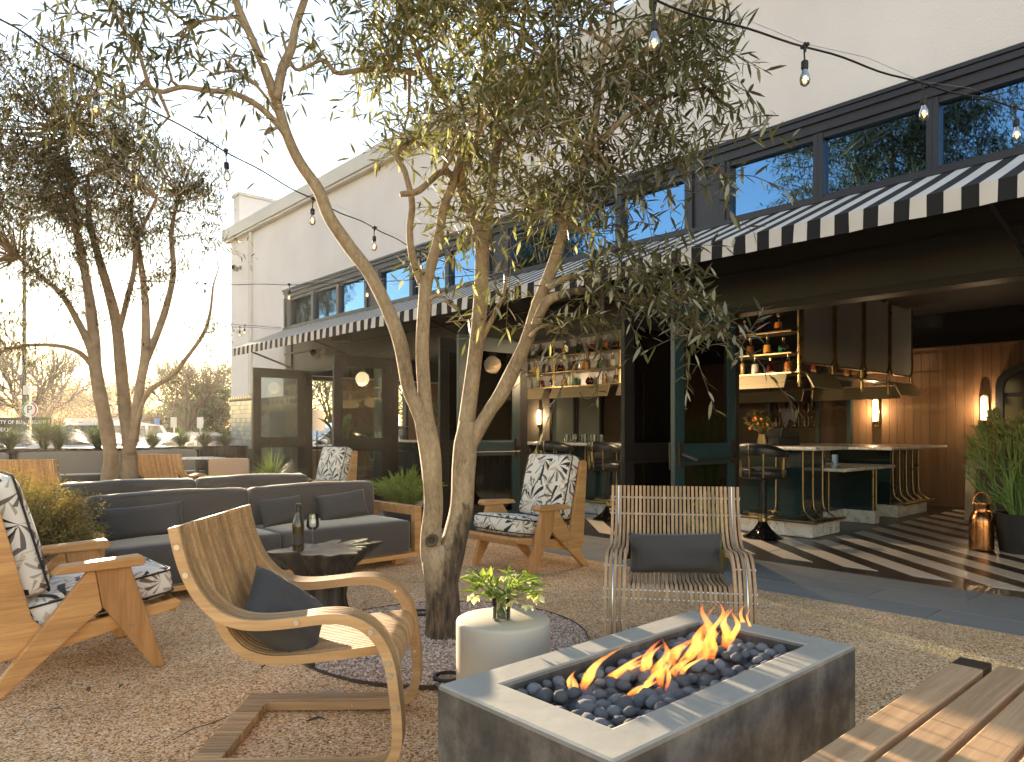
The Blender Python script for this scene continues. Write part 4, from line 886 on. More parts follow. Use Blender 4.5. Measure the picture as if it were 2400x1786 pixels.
# flames: a bed of tongues leaning with the draught
fire = thing('fire', 'orange flames licking up from the lava stones of the fire pit', 'fire', (2.047, 1.478, .40))
def tongue(base, h, w, lean, seed):
    rr = random.Random(seed); k = 16; n = 12; mb = MB(); ph = rr.random()*6; uv = []
    for i in range(k+1):
        t = i/k; c = Vector(base)+Vector((lean[0]*t**1.3+.16*h*math.sin(ph+t*6.5)*t, lean[1]*t**1.3+.12*h*math.cos(ph*1.3+t*5.5)*t, h*t))
        r = w*(math.sin(PI*min(1, .12+t*.92))**.8)*(1-.62*t)+.001
        for j in range(n):
            a = 2*PI*j/n; q = r*(1+.4*mnoise.noise(Vector((math.cos(a)*2+seed*3, math.sin(a)*2, t*5))))
            mb.v.append((c.x+q*math.cos(a), c.y+.5*q*math.sin(a), c.z)); uv.append((j/n, t))
    for i in range(k):
        for j in range(n): mb.f.append((i*n+j, i*n+(j+1) % n, (i+1)*n+(j+1) % n, (i+1)*n+j))
    me = mb.mesh('flame_tongue', FLAME, 180); ul = me.uv_layers.new(name='UVMap')
    for l in me.loops: ul.data[l.index].uv = uv[l.vertex_index]
    o = obj('flame_tongue', me, None, fire); o.rotation_euler = (0, 0, -TH); return o
R4 = random.Random(4)
# tongues run along the burner, taller at the far end; (x, y, height, width, lean)
def FL(px, py, z=.40):
    p = G(px, py, z)-Vector((2.047, 1.478, 0)); return p
def rotb(p): c, s = math.cos(TH), math.sin(TH); return (p.x*c-p.y*s, p.x*s+p.y*c, 0)
for i, (px, py, h, w, lx, ly) in enumerate((
    (1340, 1632, .08, .018, .02, 0), (1362, 1620, .15, .026, .17, .03), (1420, 1606, .10, .03, .22, .05), (1478, 1632, .05, .03, .12, .02), (1492, 1626, .06, .022, .10, 0), (1440, 1590, .07, .03, .16, 0), (1500, 1585, .12, .03, .10, .03),
    (1535, 1600, .15, .026, .06, .02), (1548, 1612, .13, .02, .03, .0), (1560, 1570, .12, .036, .16, .05), (1600, 1560, .13, .036, .13, .02), (1640, 1565, .17, .03, .05, .0), (1655, 1540, .20, .034, .03, .02), (1662, 1560, .22, .026, .02, 0), (1700, 1525, .17, .034, .02, 0), (1715, 1510, .14, .02, .03, 0), (1740, 1485, .13, .016, .01, 0),
    (1622, 1545, .15, .03, .08, .0), (1575, 1590, .09, .03, .1, 0), (1520, 1600, .07, .028, .12, 0))):
    tongue(rotb(FL(px, py)), h, w*.85, (lx*.8, ly), i*5+2)
    if i % 2 == 0: tongue(rotb(FL(px+R4.uniform(-14, 18), py+R4.uniform(-14, 14))), h*R4.uniform(.7, 1.25), w*.42, (lx*R4.uniform(.4, 1.3), ly), i*7+71)

# ================================================================== SIDE TABLE, VASE, BENCH
tb = tag(obj('side_table', MB().lathe([(.19, .005), (.2, .012), (.2025, .03), (.2025, .415), (.199, .426), (.192, .43), (.0, .43)], 56), CONCT, smooth=50, loc=(2.05, 2.318, .012)), 'round cylindrical pale concrete side table with a vase of flowers on it', 'side table')
vl = G(1175, 1452, .442); va = thing('vase', 'small clear glass vase holding green hellebore stems on the concrete table', 'vase', (vl.x, vl.y, .443))
obj('glass_body', MB().lathe([(.036, 0), (.039, .004), (.039, .085), (.0365, .085), (.0365, .008), (0, .008)], 28, caps=False), glass_thin('vase_glass', (.93, .95, .91), .9), va, smooth=60)
obj('water', MB().lathe([(.035, .009), (.035, .05), (0, .051)], 20), glass_thin('vase_water', (.86, .88, .80), .6), va, smooth=60)
hb = thing('hellebore_bouquet', 'bright green hellebore sprigs with drooping cream flowers in the glass vase', 'flowers', (vl.x, vl.y, .448))
HLEAF = leafmat('hellebore_leaf', (.13, .20, .035), (.24, .31, .09), (.26, .33, .07), trans=.5, rough=.65)
HPET = leafmat('hellebore_petal', (.62, .62, .40), (.66, .64, .46), (.70, .66, .5), trans=.45)
mb = MB(); ms = MB(); R5 = random.Random(8)
for i in range(20):
    a = 2*PI*i/20+R5.uniform(-.2, .2); el = R5.uniform(.25, 1.15); l = R5.uniform(.10, .17)
    ca, sa = math.cos(a), math.sin(a); p0 = Vector((-ca*.024, -sa*.024, .006)); p1 = Vector((ca*.02, sa*.02, .085)); p2 = p1+Vector((ca*math.cos(el), sa*math.cos(el), math.sin(el)))*l; p3 = p2+Vector((ca*.035, sa*.035, -.012))
    ms.tube(cr([tuple(p0), tuple(p1), tuple(p2), tuple(p3)], 4), .0024, 5)
    for q in range(6):
        dd = Vector((R5.uniform(-1, 1), R5.uniform(-1, 1), R5.uniform(-.35, .55)))+Vector((ca, sa, 0))*.6
        mb.leaf(p1.lerp(p3, R5.uniform(.45, 1)), dd, Vector((R5.uniform(-.3, .3), R5.uniform(-.3, .3), 1)), R5.uniform(.045, .085), R5.uniform(.024, .036), .18)
obj('leaves', mb, HLEAF, hb); obj('stems', ms, HLEAF, hb)
for px, py, d in ((1110, 1398, 3.02), (1250, 1392, 3.06), (1236, 1418, 2.98), (1195, 1410, 3.0), (1150, 1362, 3.1), (1262, 1400, 3.05), (1185, 1352, 3.12)):
    p = D(px, py, d)-Vector((vl.x, vl.y, .448)); f = MB(); o = Vector((0, 0, 0))
    for q in range(5):
        a = 2*PI*q/5; f.leaf(o, Vector((math.cos(a), math.sin(a), -.75)), Vector((0, 0, 1)), .036, .032, .3)
    obj('flower', f, HPET, hb, loc=p, rot=(R5.uniform(-.5, .5), R5.uniform(-.5, .5), R5.random()*6))
    g = MB(); g.tube([tuple(p), tuple(p*.85+Vector((0, 0, .025))), tuple(Vector((p.x*.35, p.y*.35, .09)))], .002, 4); obj('flower_stem', g, HLEAF, hb)
bn = thing('slatted_bench', 'wooden bench of wide spaced planks at the right of the fire pit', 'bench', (1.75, .52, 0))
for i in range(5):
    y = .836-.121*i-.05-.52; x1 = 2.955-1.75-(.10 if i == 0 else 0)
    mb = MB(); mb.box(-1.15, x1, -.05, .05, .392, .43); obj('plank', mb, BENCHW, bn, loc=(0, y, 0), bevel=.005)
    if i == 0: mb = MB(); mb.box(x1+.001, x1+.098, -.05, .05, .395, .431); obj('end_cap', mb, BENCHD, bn, loc=(0, y, 0), bevel=.004)
for x in (-.9, 1.0):
    mb = MB(); mb.box(x-.04, x+.04, -.26, .27, .33, .391); mb.box(x-.03, x+.03, -.25, -.19, .01, .33); mb.box(x-.03, x+.03, .2, .26, .01, .33); obj('leg_frame', mb, BENCHW, bn, bevel=.004)

# ================================================================== CANTILEVER SLATTED CHAIRS
armP = cr([(0, .90), (.018, .82), (.045, .735), (.088, .655), (.15, .592), (.225, .56), (.31, .553), (.42, .562), (.53, .574), (.61, .568), (.68, .535), (.73, .475), (.758, .395), (.772, .30), (.782, .20), (.78, .12), (.755, .058), (.70, .028), (.6, .022), (.3, .022), (.02, .022)], 4)
seatP = cr([(0, .90), (.018, .82), (.045, .735), (.074, .645), (.105, .56), (.145, .48), (.2, .425), (.27, .398), (.34, .392), (.45, .399), (.58, .413), (.70, .428), (.735, .426), (.752, .405), (.757, .355)], 4)
NS, PITCH, SW, NA = 32, .0241, .0150, 5
def make_slat_chair(m, metal, name, label, grp):
    t = thing(name, label, 'armchair', group=grp)
    a = MB().ribbon(armP, .036, -SW/2, SW/2).mesh('slat', m, 35); s = MB().ribbon(seatP, .034, -SW/2, SW/2).mesh('slat', m, 35)
    b = MB(); b.box(.02, .125, -SW/2, SW/2, .004, .04); b = b.mesh('base_slat', m)
    for i in range(NS):
        y = (i-(NS-1)/2)*PITCH
        if i < NA or i >= NS-NA: obj('arm_slat', a, None, t, loc=(0, y, 0))
        else: obj('seat_slat', s, None, t, loc=(0, y, 0)); obj('base_slat', b, None, t, loc=(0, y, 0))
    hw = NS*PITCH/2-.001
    for x, z, full in ((.016, .83, 1), (.046, .732, 1), (.752, .415, 1), (.757, .372, 1), (.43, .563, 0), (.69, .527, 0), (.075, .022, 1), (.045, .022, 1), (.5, .022, 0), (.776, .26, 0)):
        mb = MB()
        if full: mb.tube([(x, -hw, z), (x, hw, z)], .0058, 8)
        else:
            for q in (-1, 1): mb.tube([(x, q*hw, z), (x, q*(hw-NA*PITCH+.004), z)], .0058, 8)
        for q in (-1, 1): mb.tube([(x, q*(hw-.0015), z), (x, q*(hw+.0012), z)], .0105, 12)
        obj('spacer_rod', mb, STEEL, t)
    if metal:
        for q in (-1, 1):
            y = q*(NS-5)/2*PITCH+.0; mb = MB().ribbon(armP, .030, q*((NS-1)/2-1.5)*PITCH-.0025, q*((NS-1)/2-1.5)*PITCH+.0025); obj('steel_rib', mb, STEEL, t, smooth=35)
    return t
def facing(fr, fd): v = W(fr, fd); return math.atan2(v.y, v.x)
ca = make_slat_chair(SLAT, 1, 'slatted_armchair', 'honey coloured slatted cantilever armchair with square grey pillow, in front at left', 'cantilever slatted chairs')
ctr = W(-1.2, 2.89); ca.location = (ctr.x, ctr.y, .012); ca.rotation_euler = (0, 0, facing(1.0, .03))
cb2 = make_slat_chair(SLATG, 1, 'slatted_armchair', 'weathered slatted cantilever armchair facing the fire pit with lumbar pillow', 'cantilever slatted chairs')
ctr = W(1.0, 4.42); cb2.location = (ctr.x, ctr.y, .008); cb2.rotation_euler = (0, 0, facing(-.145, -.75))
c3 = dup(ca, 'orange lit slatted cantilever armchair seen from behind, at the far left edge')
p = Q(48, 988, 8.6); c3.location = (p.x, p.y, .005); c3.rotation_euler = (0, 0, facing(-.18, .98))
c4 = dup(ca, 'orange lit slatted cantilever armchair seen from behind, right of the far tree trunks')
p = Q(340, 983, 10.6); c4.location = (p.x, p.y, .005); c4.rotation_euler = (0, 0, facing(.12, .98))

# ================================================================== PILLOWS
def pillow_mb(w, h, t, ear=.035, n=18, seed=0):
    mb = MB(); b = {}
    for s in (1, -1):
        for i in range(n+1):
            for j in range(n+1):
                u, v = 2*i/n-1, 2*j/n-1
                e = max(0, (1-u**4)*(1-v**4))**.5
                k = 1-ear*(1-(u*u))*abs(v)*.0
                x = u*w/2*(1-.07*(1-v*v)**1*abs(u)**3*.0-.06*abs(u)*(1-abs(v)**2)); y = v*h/2*(1-.06*abs(v)*(1-abs(u)**2))
                z = s*t/2*e**1.15*(1+.22*mnoise.noise(Vector((u*2+seed, v*2, s))))
                edge = i in (0, n) or j in (0, n)
                if s == -1 and edge: b[(s, i, j)] = b[(1, i, j)]; continue
                b[(s, i, j)] = len(mb.v); mb.v.append((x, y, z))
        for i in range(n):
            for j in range(n):
                q = (b[(s, i, j)], b[(s, i+1, j)], b[(s, i+1, j+1)], b[(s, i, j+1)]); mb.f.append(q if s == 1 else q[::-1])
    return mb
def pillow(w, h, t, loc, fwd_deg, tilt, label, roll=0, seed=0, m=None):
    """a pillow standing on its long edge; it faces the direction fwd_deg and leans back by tilt"""
    o = obj('throw_pillow', pillow_mb(w, h, t, seed=seed), m or FABB, smooth=180, loc=loc)
    f = math.radians(fwd_deg); M = Matrix.Rotation(f+PI/2, 4, 'Z') @ Matrix.Rotation(PI/2-tilt, 4, 'X') @ Matrix.Rotation(roll, 4, 'Z')
    o.rotation_euler = M.to_euler(); return tag(o, label, 'pillow')
# ================================================================== PALM-PRINT ARMCHAIRS
def make_palm_chair(name, label):
    t = thing(name, label, 'armchair', group='palm print teak armchairs')
    for s in (-1, 1):
        y0, y1 = s*.36-.022, s*.36+.022
        mb = MB(); mb.prism([(.62, .545), (.46, .545), (.49, .36), (.73, .0), (.785, .0)], y0, y1); obj('front_leg', mb, TEAKZ, t, bevel=.006)
        mb = MB(); mb.prism([(.425, .543), (.4575, .543), (.4875, .358), (.487, .345), (.075, 0), (.0, 0)], y0, y1); obj('rear_leg', mb, TEAK, t, bevel=.006)
        mb = MB(); mb.prism([(.27, .546), (.31, .585), (.67, .60), (.69, .566), (.67, .546)], s*.36-.05, s*.36+.05); obj('armrest', mb, TEAK, t, bevel=.008)
        y0, y1 = s*.315-.016, s*.315+.016
        mb = MB(); mb.prism([(.86, .335), (.885, .315), (.87, .285), (.35, .175), (.06, .155), (.02, .20), (-.03, .955), (.0, .975), (.05, .965), (.20, .335), (.26, .275), (.32, .265)], y0, y1); obj('side_frame', mb, TEAK, t, bevel=.006)
        for px_, pz_ in ((.30, .225), (.37, .262), (.62, .24)):
            mb = MB(); mb.tube([(px_, s*.384, pz_), (px_, s*.3835+s*.001, pz_)], .008, 10); obj('screw_cap', mb, STEEL, t)
    mb = MB(); mb.prism([(.86, .335), (.882, .31), (.86, .26), (.84, .26)], -.299, .299); obj('front_rail', mb, TEAK, t, bevel=.005)
    for q in range(6):
        x = .015-.035*q/5; z = .36+.11*q; mb = MB(); mb.box(x, x+.018, -.299, .299, z, z+.055); obj('back_slat', mb, TEAK, t, bevel=.003)
    for q in range(5):
        x = .25+.13*q; z = .205+.12*(x-.1)*1.02-.03; mb = MB(); mb.box(x, x+.06, -.299, .299, z+.03, z+.045); obj('seat_slat', mb, TEAK, t)
    sc = MB().rbox(.70, .58, .155, .045, (9, 8, 3), .03, sag=.006).xf(Matrix.Translation((.51, 0, .375)) @ Matrix.Rotation(-.16, 4, 'Y')); so_ = obj('seat_cushion', sc, PALM, t, smooth=180, uvbox=True)
    bc = MB().rbox(.155, .585, .60, .05, (3, 8, 9), .0, sag=.008); bc.v = [(x+.03*(1-(2*y/.585)**2)*(1-(2*z/.6)**2)*(1 if x > 0 else .3), y, z) for x, y, z in bc.v]
    MBk = Matrix.Translation((.145, 0, .725)) @ Matrix.Rotation(-.26, 4, 'Y'); bco = obj('back_cushion', bc.xf(MBk), PALM, t, smooth=180, uvbox=True)
    def loop(hx, hy, zz, r=.045):
        pts = []
        for cx_, cy_, a0 in ((hx-r, hy-r, 0), (-hx+r, hy-r, 90), (-hx+r, -hy+r, 180), (hx-r, -hy+r, 270)):
            for q in range(5): a = math.radians(a0+22.5*q); pts.append((cx_+r*math.cos(a), cy_+r*math.sin(a), zz))
        return pts+[pts[0]]
    mb = MB()
    for z in (.058, -.058): mb.tube(loop(.35, .291, z), .0055, 6)
    obj('piping', mb.xf(Matrix.Translation((.51, 0, .375)) @ Matrix.Rotation(-.16, 4, 'Y')), PIPE, so_, smooth=60)
    mb = MB()
    for x in (.06, -.06): mb.tube([(x, b, a) for a, b, _ in loop(.301, .294, 0)], .0055, 6)
    obj('piping', mb.xf(MBk), PIPE, bco, smooth=60)
    return t
pA = make_palm_chair('palm_print_armchair', 'teak armchair with palm print cushions at the left edge, seen from its side')
pA.rotation_euler = (0, 0, 0)
v0 = Vector((math.cos(pA.rotation_euler.z), math.sin(pA.rotation_euler.z), 0)); n0 = Vector((-v0.y, v0.x, 0))
pA.location = G(370, 1562)-v0*.755+n0*.36; pA.location.z = .006
pB = dup(pA, 'teak armchair with palm print cushions right of the olive tree, facing the camera', (4.995, 4.83, .004), PI+.02)
pC = dup(pA, 'far teak armchair with palm print cushions beyond both sofas, by the dark door leaf'); p = Q(742, 1030, 10.1); pC.location = (p.x, p.y, .005); pC.rotation_euler = (0, 0, PI+.1)

# ================================================================== SOFAS
def make_sofa(name, label, L):
    t = thing(name, label, 'sofa', group='charcoal sofas on teak frames')
    mb = MB(); mb.box(0, L, -.01, .86, .065, .105); obj('teak_base', mb, TEAK, t, bevel=.004)
    for x in (.12, L-.2):
        for y in (.06, .74): mb = MB(); mb.box(x, x+.09, y, y+.06, .004, .064); obj('foot', mb, TEAK, t)
    a = (L-.08)/2
    for i in range(2):
        x = .02+a*i+a/2
        obj('seat_cushion', MB().rbox(a-.012, .84, .30, .035, (12, 8, 3), .018, (x, .42, .262), sag=.006), FAB, t, smooth=180)
        o = obj('back_cushion', MB().rbox(a-.016, .20, .37, .055, (12, 3, 5), .02, (0, 0, 0), sag=.008), FAB, t, smooth=180, loc=(x, .70, .555), rot=(-.10, 0, 0))
        mb = MB(); mb.tube([(-a/2+.05+(a-.1)*q/14, -.088-.006*math.sin(PI*q/14), .158+.012*math.sin(PI*q/14)) for q in range(15)], .0032, 5); obj('seam', mb, FAB, o)
    mb = MB(); mb.box(0, L, .835, .862, .106, .62); obj('back_board', mb, TEAK, t, bevel=.004)
    for s, x in (('r', L), ('l', -.075)):
        mb = MB(); mb.box(x, x+.075, .10, .86, .445, .53); mb.box(x, x+.075, .03, .10, .066, .53); mb.box(x, x+.075, .78, .86, .066, .445); obj('arm_frame', mb, TEAK, t, bevel=.006)
    return t
sf = make_sofa('charcoal_sofa', 'charcoal two part sofa on teak frame behind the stump table', 2.62); sf.location = (1.25, 5.56, .006); sf.rotation_euler = (0, 0, .015)
sf2 = dup(sf, 'second charcoal sofa farther back, only its backrest cushions in sight', (3.9, 8.62, .006), PI+.015)
pillow(.62, .26, .13, (1.62, 6.06, .545), -90, .25, 'long slate grey bolster at the left end of the front sofa', .04, 1)
pillow(.42, .25, .13, (2.75, 6.06, .54), -82, .28, 'slate grey lumbar pillow mid sofa, half behind the slatted armchair', .05, 4)
pillow(.50, .26, .14, (3.33, 6.03, .55), -95, .3, 'slate grey lumbar pillow near the right arm of the front sofa', .10, 9)
# pillow on the weathered chair and the one in the honey coloured chair
q = cb2.rotation_euler.z; cpos = Vector((cb2.location.x, cb2.location.y, 0))+Vector((math.cos(q), math.sin(q), 0))*.235
pillow(.54, .235, .13, (cpos.x, cpos.y, .535), math.degrees(q), .2, 'long slate grey lumbar pillow on the weathered slatted armchair by the fire', .03, 3)
q = ca.rotation_euler.z; f_ = Vector((math.cos(q), math.sin(q), 0)); n_ = Vector((-f_.y, f_.x, 0)); cpos = Vector((ca.location.x, ca.location.y, 0))+f_*.305-n_*.085
pillow(.35, .35, .13, (cpos.x, cpos.y, .525), math.degrees(q)-20, .74, 'square slate grey pillow leaning on one corner in the honey coloured slatted armchair', .62, 6)

# ================================================================== STUMP TABLE, BOTTLE, GLASS
sc_ = Vector((2.33, 4.47, 0)); stp = thing('stump_table', 'black charred root stump table with pale polished lobed top', 'coffee table', (sc_.x, sc_.y, 0))
K = 120; R6 = random.Random(3)
def lob(a):
    r = .29+.045*math.sin(3*a+.6)+.04*math.sin(5*a+1.2)+.022*math.sin(9*a+2)
    for c, w, dpt in ((-.35, .10, .19), (.05, .07, .22), (.5, .06, .16), (1.25, .12, .10), (2.2, .2, .07), (-1.3, .14, .09), (-2.3, .16, .08), (3.0, .15, .07), (-.8, .08, .10)):
        da = math.atan2(math.sin(a-c), math.cos(a-c)); r -= dpt*math.exp(-(da/w)**2)
    for c, w, dpt in ((-.15, .16, .14), (.28, .12, .17), (.72, .18, .11), (-.6, .12, .07)):
        da = math.atan2(math.sin(a-c), math.cos(a-c)); r += dpt*math.exp(-(da/w)**2)
    return r
rad = [max(.13, lob(2*PI*i/K-TH*.2)) for i in range(K)]
mb = MB(); lev = [(.0, .62, .9), (.03, .58, .9), (.12, .50, .7), (.22, .50, .5), (.31, .60, .3), (.39, .82, .1), (.44, .985, 0), (.45, .993, 0)]
for z, k, sm in lev:
    for i in range(K):
        a = 2*PI*i/K; base = .29; r = (rad[i]*(1-sm)+base*sm)*k*(1+.05*mnoise.noise(Vector((math.cos(a)*4, math.sin(a)*4, z*4)))*(z < .43)); mb.v.append((r*math.cos(a), r*math.sin(a), z))
for l in range(len(lev)-1):
    for i in range(K): mb.f.append((l*K+i, l*K+(i+1) % K, (l+1)*K+(i+1) % K, (l+1)*K+i))
obj('charred_stump', mb, mat('charred_wood', (.010, .009, .008), (.055, .04, .028), 22, detail=8, rough=.5, stretch=(1, 1, .25), bump=.7, bscale=30, bdist=.01, lo=.42, hi=.72), stp, smooth=60)
mb = MB(); mb.v = [(0, 0, .4545)]+[(rad[i]*.985*math.cos(2*PI*i/K), rad[i]*.985*math.sin(2*PI*i/K), .4525) for i in range(K)]+[(rad[i]*.99*math.cos(2*PI*i/K), rad[i]*.99*math.sin(2*PI*i/K), .445) for i in range(K)]
mb.f = [(0, 1+i, 1+(i+1) % K) for i in range(K)]+[(1+i, 1+K+i, 1+K+(i+1) % K, 1+(i+1) % K) for i in range(K)]
obj('polished_top', mb, mat('polished_root_top', (.50, .42, .32), (.30, .22, .15), 6, detail=8, rough=.25, coat=.3), stp, smooth=40)
wp = G(699, 1291, .4545); wb = thing('wine_bottle', 'dark green wine bottle standing on the stump table', 'bottle', (wp.x, wp.y, .455))
m, nt, N, L, p = _tree('dark_bottle_glass'); p.inputs['Base Color'].default_value = (.035, .026, .008, 1); p.inputs['Roughness'].default_value = .05; p.inputs['Transmission Weight'].default_value = .35; p.inputs['Coat Weight'].default_value = .5; BOTG = m
obj('glass_body', MB().lathe([(.034, 0), (.0385, .005), (.039, .16), (.036, .19), (.022, .225), (.0155, .25), (.0145, .295), (.0165, .297), (.0165, .31), (.013, .31)], 26), BOTG, wb, smooth=40)
obj('foil_capsule', MB().lathe([(.0163, .255), (.0158, .298), (.0175, .30), (.0175, .312), (.0, .3125)], 20, caps=False), mat('black_foil', (.01, .01, .012), rough=.3), wb, smooth=40)
obj('paper_label', MB().lathe([(.0393, .045), (.0393, .115)], 26, caps=False), mat('dark_label', (.02, .019, .018), (.035, .032, .03), 9, rough=.6), wb, smooth=60)
mb = MB()
for r_ in range(4):
    for q in range(3+r_ % 2): pass
gp_ = G(733, 1282, .4545); wg = thing('wine_glass', 'empty stemmed wine glass on the stump table with a pale round emblem', 'wine glass', (gp_.x, gp_.y, .455))
obj('glass_bowl', MB().lathe([(.036, .001), (.034, .004), (.006, .007), (.0042, .02), (.0042, .10), (.008, .108), (.03, .125), (.043, .142), (.041, .17), (.034, .225), (.0335, .225), (.040, .17), (.042, .142), (.03, .1275), (.0, .113)], 28, caps=False), GLASS, wg, smooth=60)
v = (Vector((0, 0, 0))-Vector((gp_.x, gp_.y, 0))).normalized(); mb = MB(); e = Matrix.Rotation(math.atan2(v.y, v.x), 4, 'Z')
mb.v = [(.0408, 0, .176)]+[(.0408-.002*abs(math.cos(2*PI*i/20)), .013*math.cos(2*PI*i/20), .176+.013*math.sin(2*PI*i/20)) for i in range(20)]; mb.f = [(0, 1+i, 1+(i+1) % 20) for i in range(20)]
obj('round_emblem', mb.xf(e), mat('white_print', (.8, .78, .72), rough=.5), wg)

# ================================================================== POTS, CAN, SIGN BOARD inside the opening
cn = thing('copper_churn', 'hammered copper milk churn with swing handle beside the dark plant pot', 'milk churn', (8.69, 2.26, .005))
obj('churn_body', MB().lathe([(.10, 0), (.112, .006), (.115, .02), (.113, .30), (.108, .335), (.085, .385), (.072, .40), (.072, .455), (.085, .47), (.085, .485), (.07, .485), (.068, .41), (.0, .40)], 36), COPPER, cn, smooth=45)
mb = MB(); mb.tube([(0, .085*math.cos(a), .47+.135*math.sin(a)) for a in [PI*i/16 for i in range(17)]], .007, 6); obj('swing_handle', mb, COPPER, cn, rot=(0, 0, .7), smooth=50)
mb = MB(); mb.tube([(.07, 0, .42), (.14, 0, .41), (.145, 0, .34), (.112, 0, .30)], .009, 6); obj('side_grip', mb, COPPER, cn, rot=(0, 0, -2.2), smooth=50)
def pencil(loc, lb, rpot, hpot, htop, spread, n, seed, potm, thick=.006):
    t = thing('pencil_plant', lb, 'potted plant', loc); rr = random.Random(seed)
    obj('pot', MB().lathe([(rpot*.72, 0), (rpot*.78, .01), (rpot, hpot), (rpot*.9, hpot), (rpot*.88, hpot*.85), (.005, hpot*.84)], 32), potm, t, smooth=45)
    mb = MB(); top = htop-hpot
    def grow(p, d, l, r, lev):
        q = p+d*l; b = d.lerp(Vector((0, 0, 1)), .12).normalized(); mid = p+d*l*.5+Vector((rr.uniform(-1, 1), rr.uniform(-1, 1), 0))*l*.06; mb.tube([p, mid, q], [r, r*.92, r*.8], 5)
        if lev <= 0: return
        for _ in range(rr.choice((2, 3, 3))):
            nd = (b+Vector((rr.uniform(-1, 1), rr.uniform(-1, 1), rr.uniform(-.25, .6)))*.62).normalized(); grow(q, nd, l*rr.uniform(.62, .9), r*.78, lev-1)
    for i in range(n):
        a = rr.random()*6.28; h = rr.random()**.8; b = Vector((0, 0, hpot*.84))+Vector((math.cos(a), math.sin(a), 0))*rpot*.4*rr.random()
        u = h*top; st = b+Vector((math.cos(a)*spread*.25*rr.random(), math.sin(a)*spread*.25*rr.random(), u*.72)); 
        if u > .08: mb.tube([b, (b+st)/2+Vector((rr.uniform(-.02, .02), rr.uniform(-.02, .02), 0)), st], [thick*1.6, thick*1.5, thick*1.2], 5)
        w = spread*(.5+.5*math.sin(PI*min(1, h+.12)))*.34
        d = Vector((math.cos(a)*rr.uniform(.35, 1), math.sin(a)*rr.uniform(.35, 1), rr.uniform(.1, .9)-.35*(h < .2))).normalized(); grow(st, d, w, thick*1.15, 3)
    m, nt, N, L, p = _tree('pencil_stem_'+t.name); tc = N.new('ShaderNodeTexCoord'); s_ = N.new('ShaderNodeSeparateXYZ'); L.new(tc.outputs['Object'], s_.inputs[0])
    g = N.new('ShaderNodeNewGeometry'); mr = N.new('ShaderNodeMapRange'); L.new(s_.outputs[2], mr.inputs[0]); mr.inputs[1].default_value = hpot+.2*top; mr.inputs[2].default_value = htop
    c = mixc(nt, mth(nt, 'MULTIPLY', mr.outputs[0], g.outputs['Random Per Island']), (.16, .28, .075), (.46, .29, .10)); L.new(mixc(nt, 1, c, mth(nt, 'ADD', .6, mth(nt, 'MULTIPLY', g.outputs['Random Per Island'], .8)), 'MULTIPLY'), p.inputs['Base Color']); p.inputs['Roughness'].default_value = .5
    obj('stems', mb, m, t, smooth=60); return t
pencil((8.83, 1.93, .005), 'tall bushy pencil cactus in a charcoal pot at the right edge, inside the bar', .26, .40, 1.70, .56, 92, 2, POTB, .0078)
pencil((5.66, 3.53, .006), 'green pencil cactus in a small brass pot behind the weathered slatted armchair', .11, .2, .86, .24, 34, 6, mat('brass_pot', (.42, .31, .10), (.5, .38, .14), 4, rough=.32, metal=.9), .0085)
sb = thing('framed_board', 'pale wooden framed board with dark centre leaning near the panelled wall', 'framed board', (11.3, 2.72, .006), 0)
mb = MB(); mb.box(-.02, .02, -.42, .42, 0, .11); mb.box(-.02, .02, -.42, .42, .74, .85); mb.box(-.02, .02, -.42, -.31, .11, .74); mb.box(-.02, .02, .31, .42, .11, .74); obj('frame', mb, mat('bleached_oak', (.48, .37, .27), (.40, .30, .21), 6, rough=.6), sb, rot=(0, .08, 0), bevel=.004)
mb = MB(); mb.box(-.012, .008, -.31, .31, .11, .74); obj('dark_panel', mb, mat('plum_board', (.060, .040, .040), rough=.7), sb, rot=(0, .08, 0))
mb = MB(); mb.box(-.016, -.012, -.31, -.295, .11, .74); mb.box(-.016, -.012, .295, .31, .11, .74); mb.box(-.016, -.012, -.295, .295, .725, .74); mb.box(-.016, -.012, -.295, .295, .11, .125); obj('gilt_bead', mb, BRASS, sb, rot=(0, .08, 0))
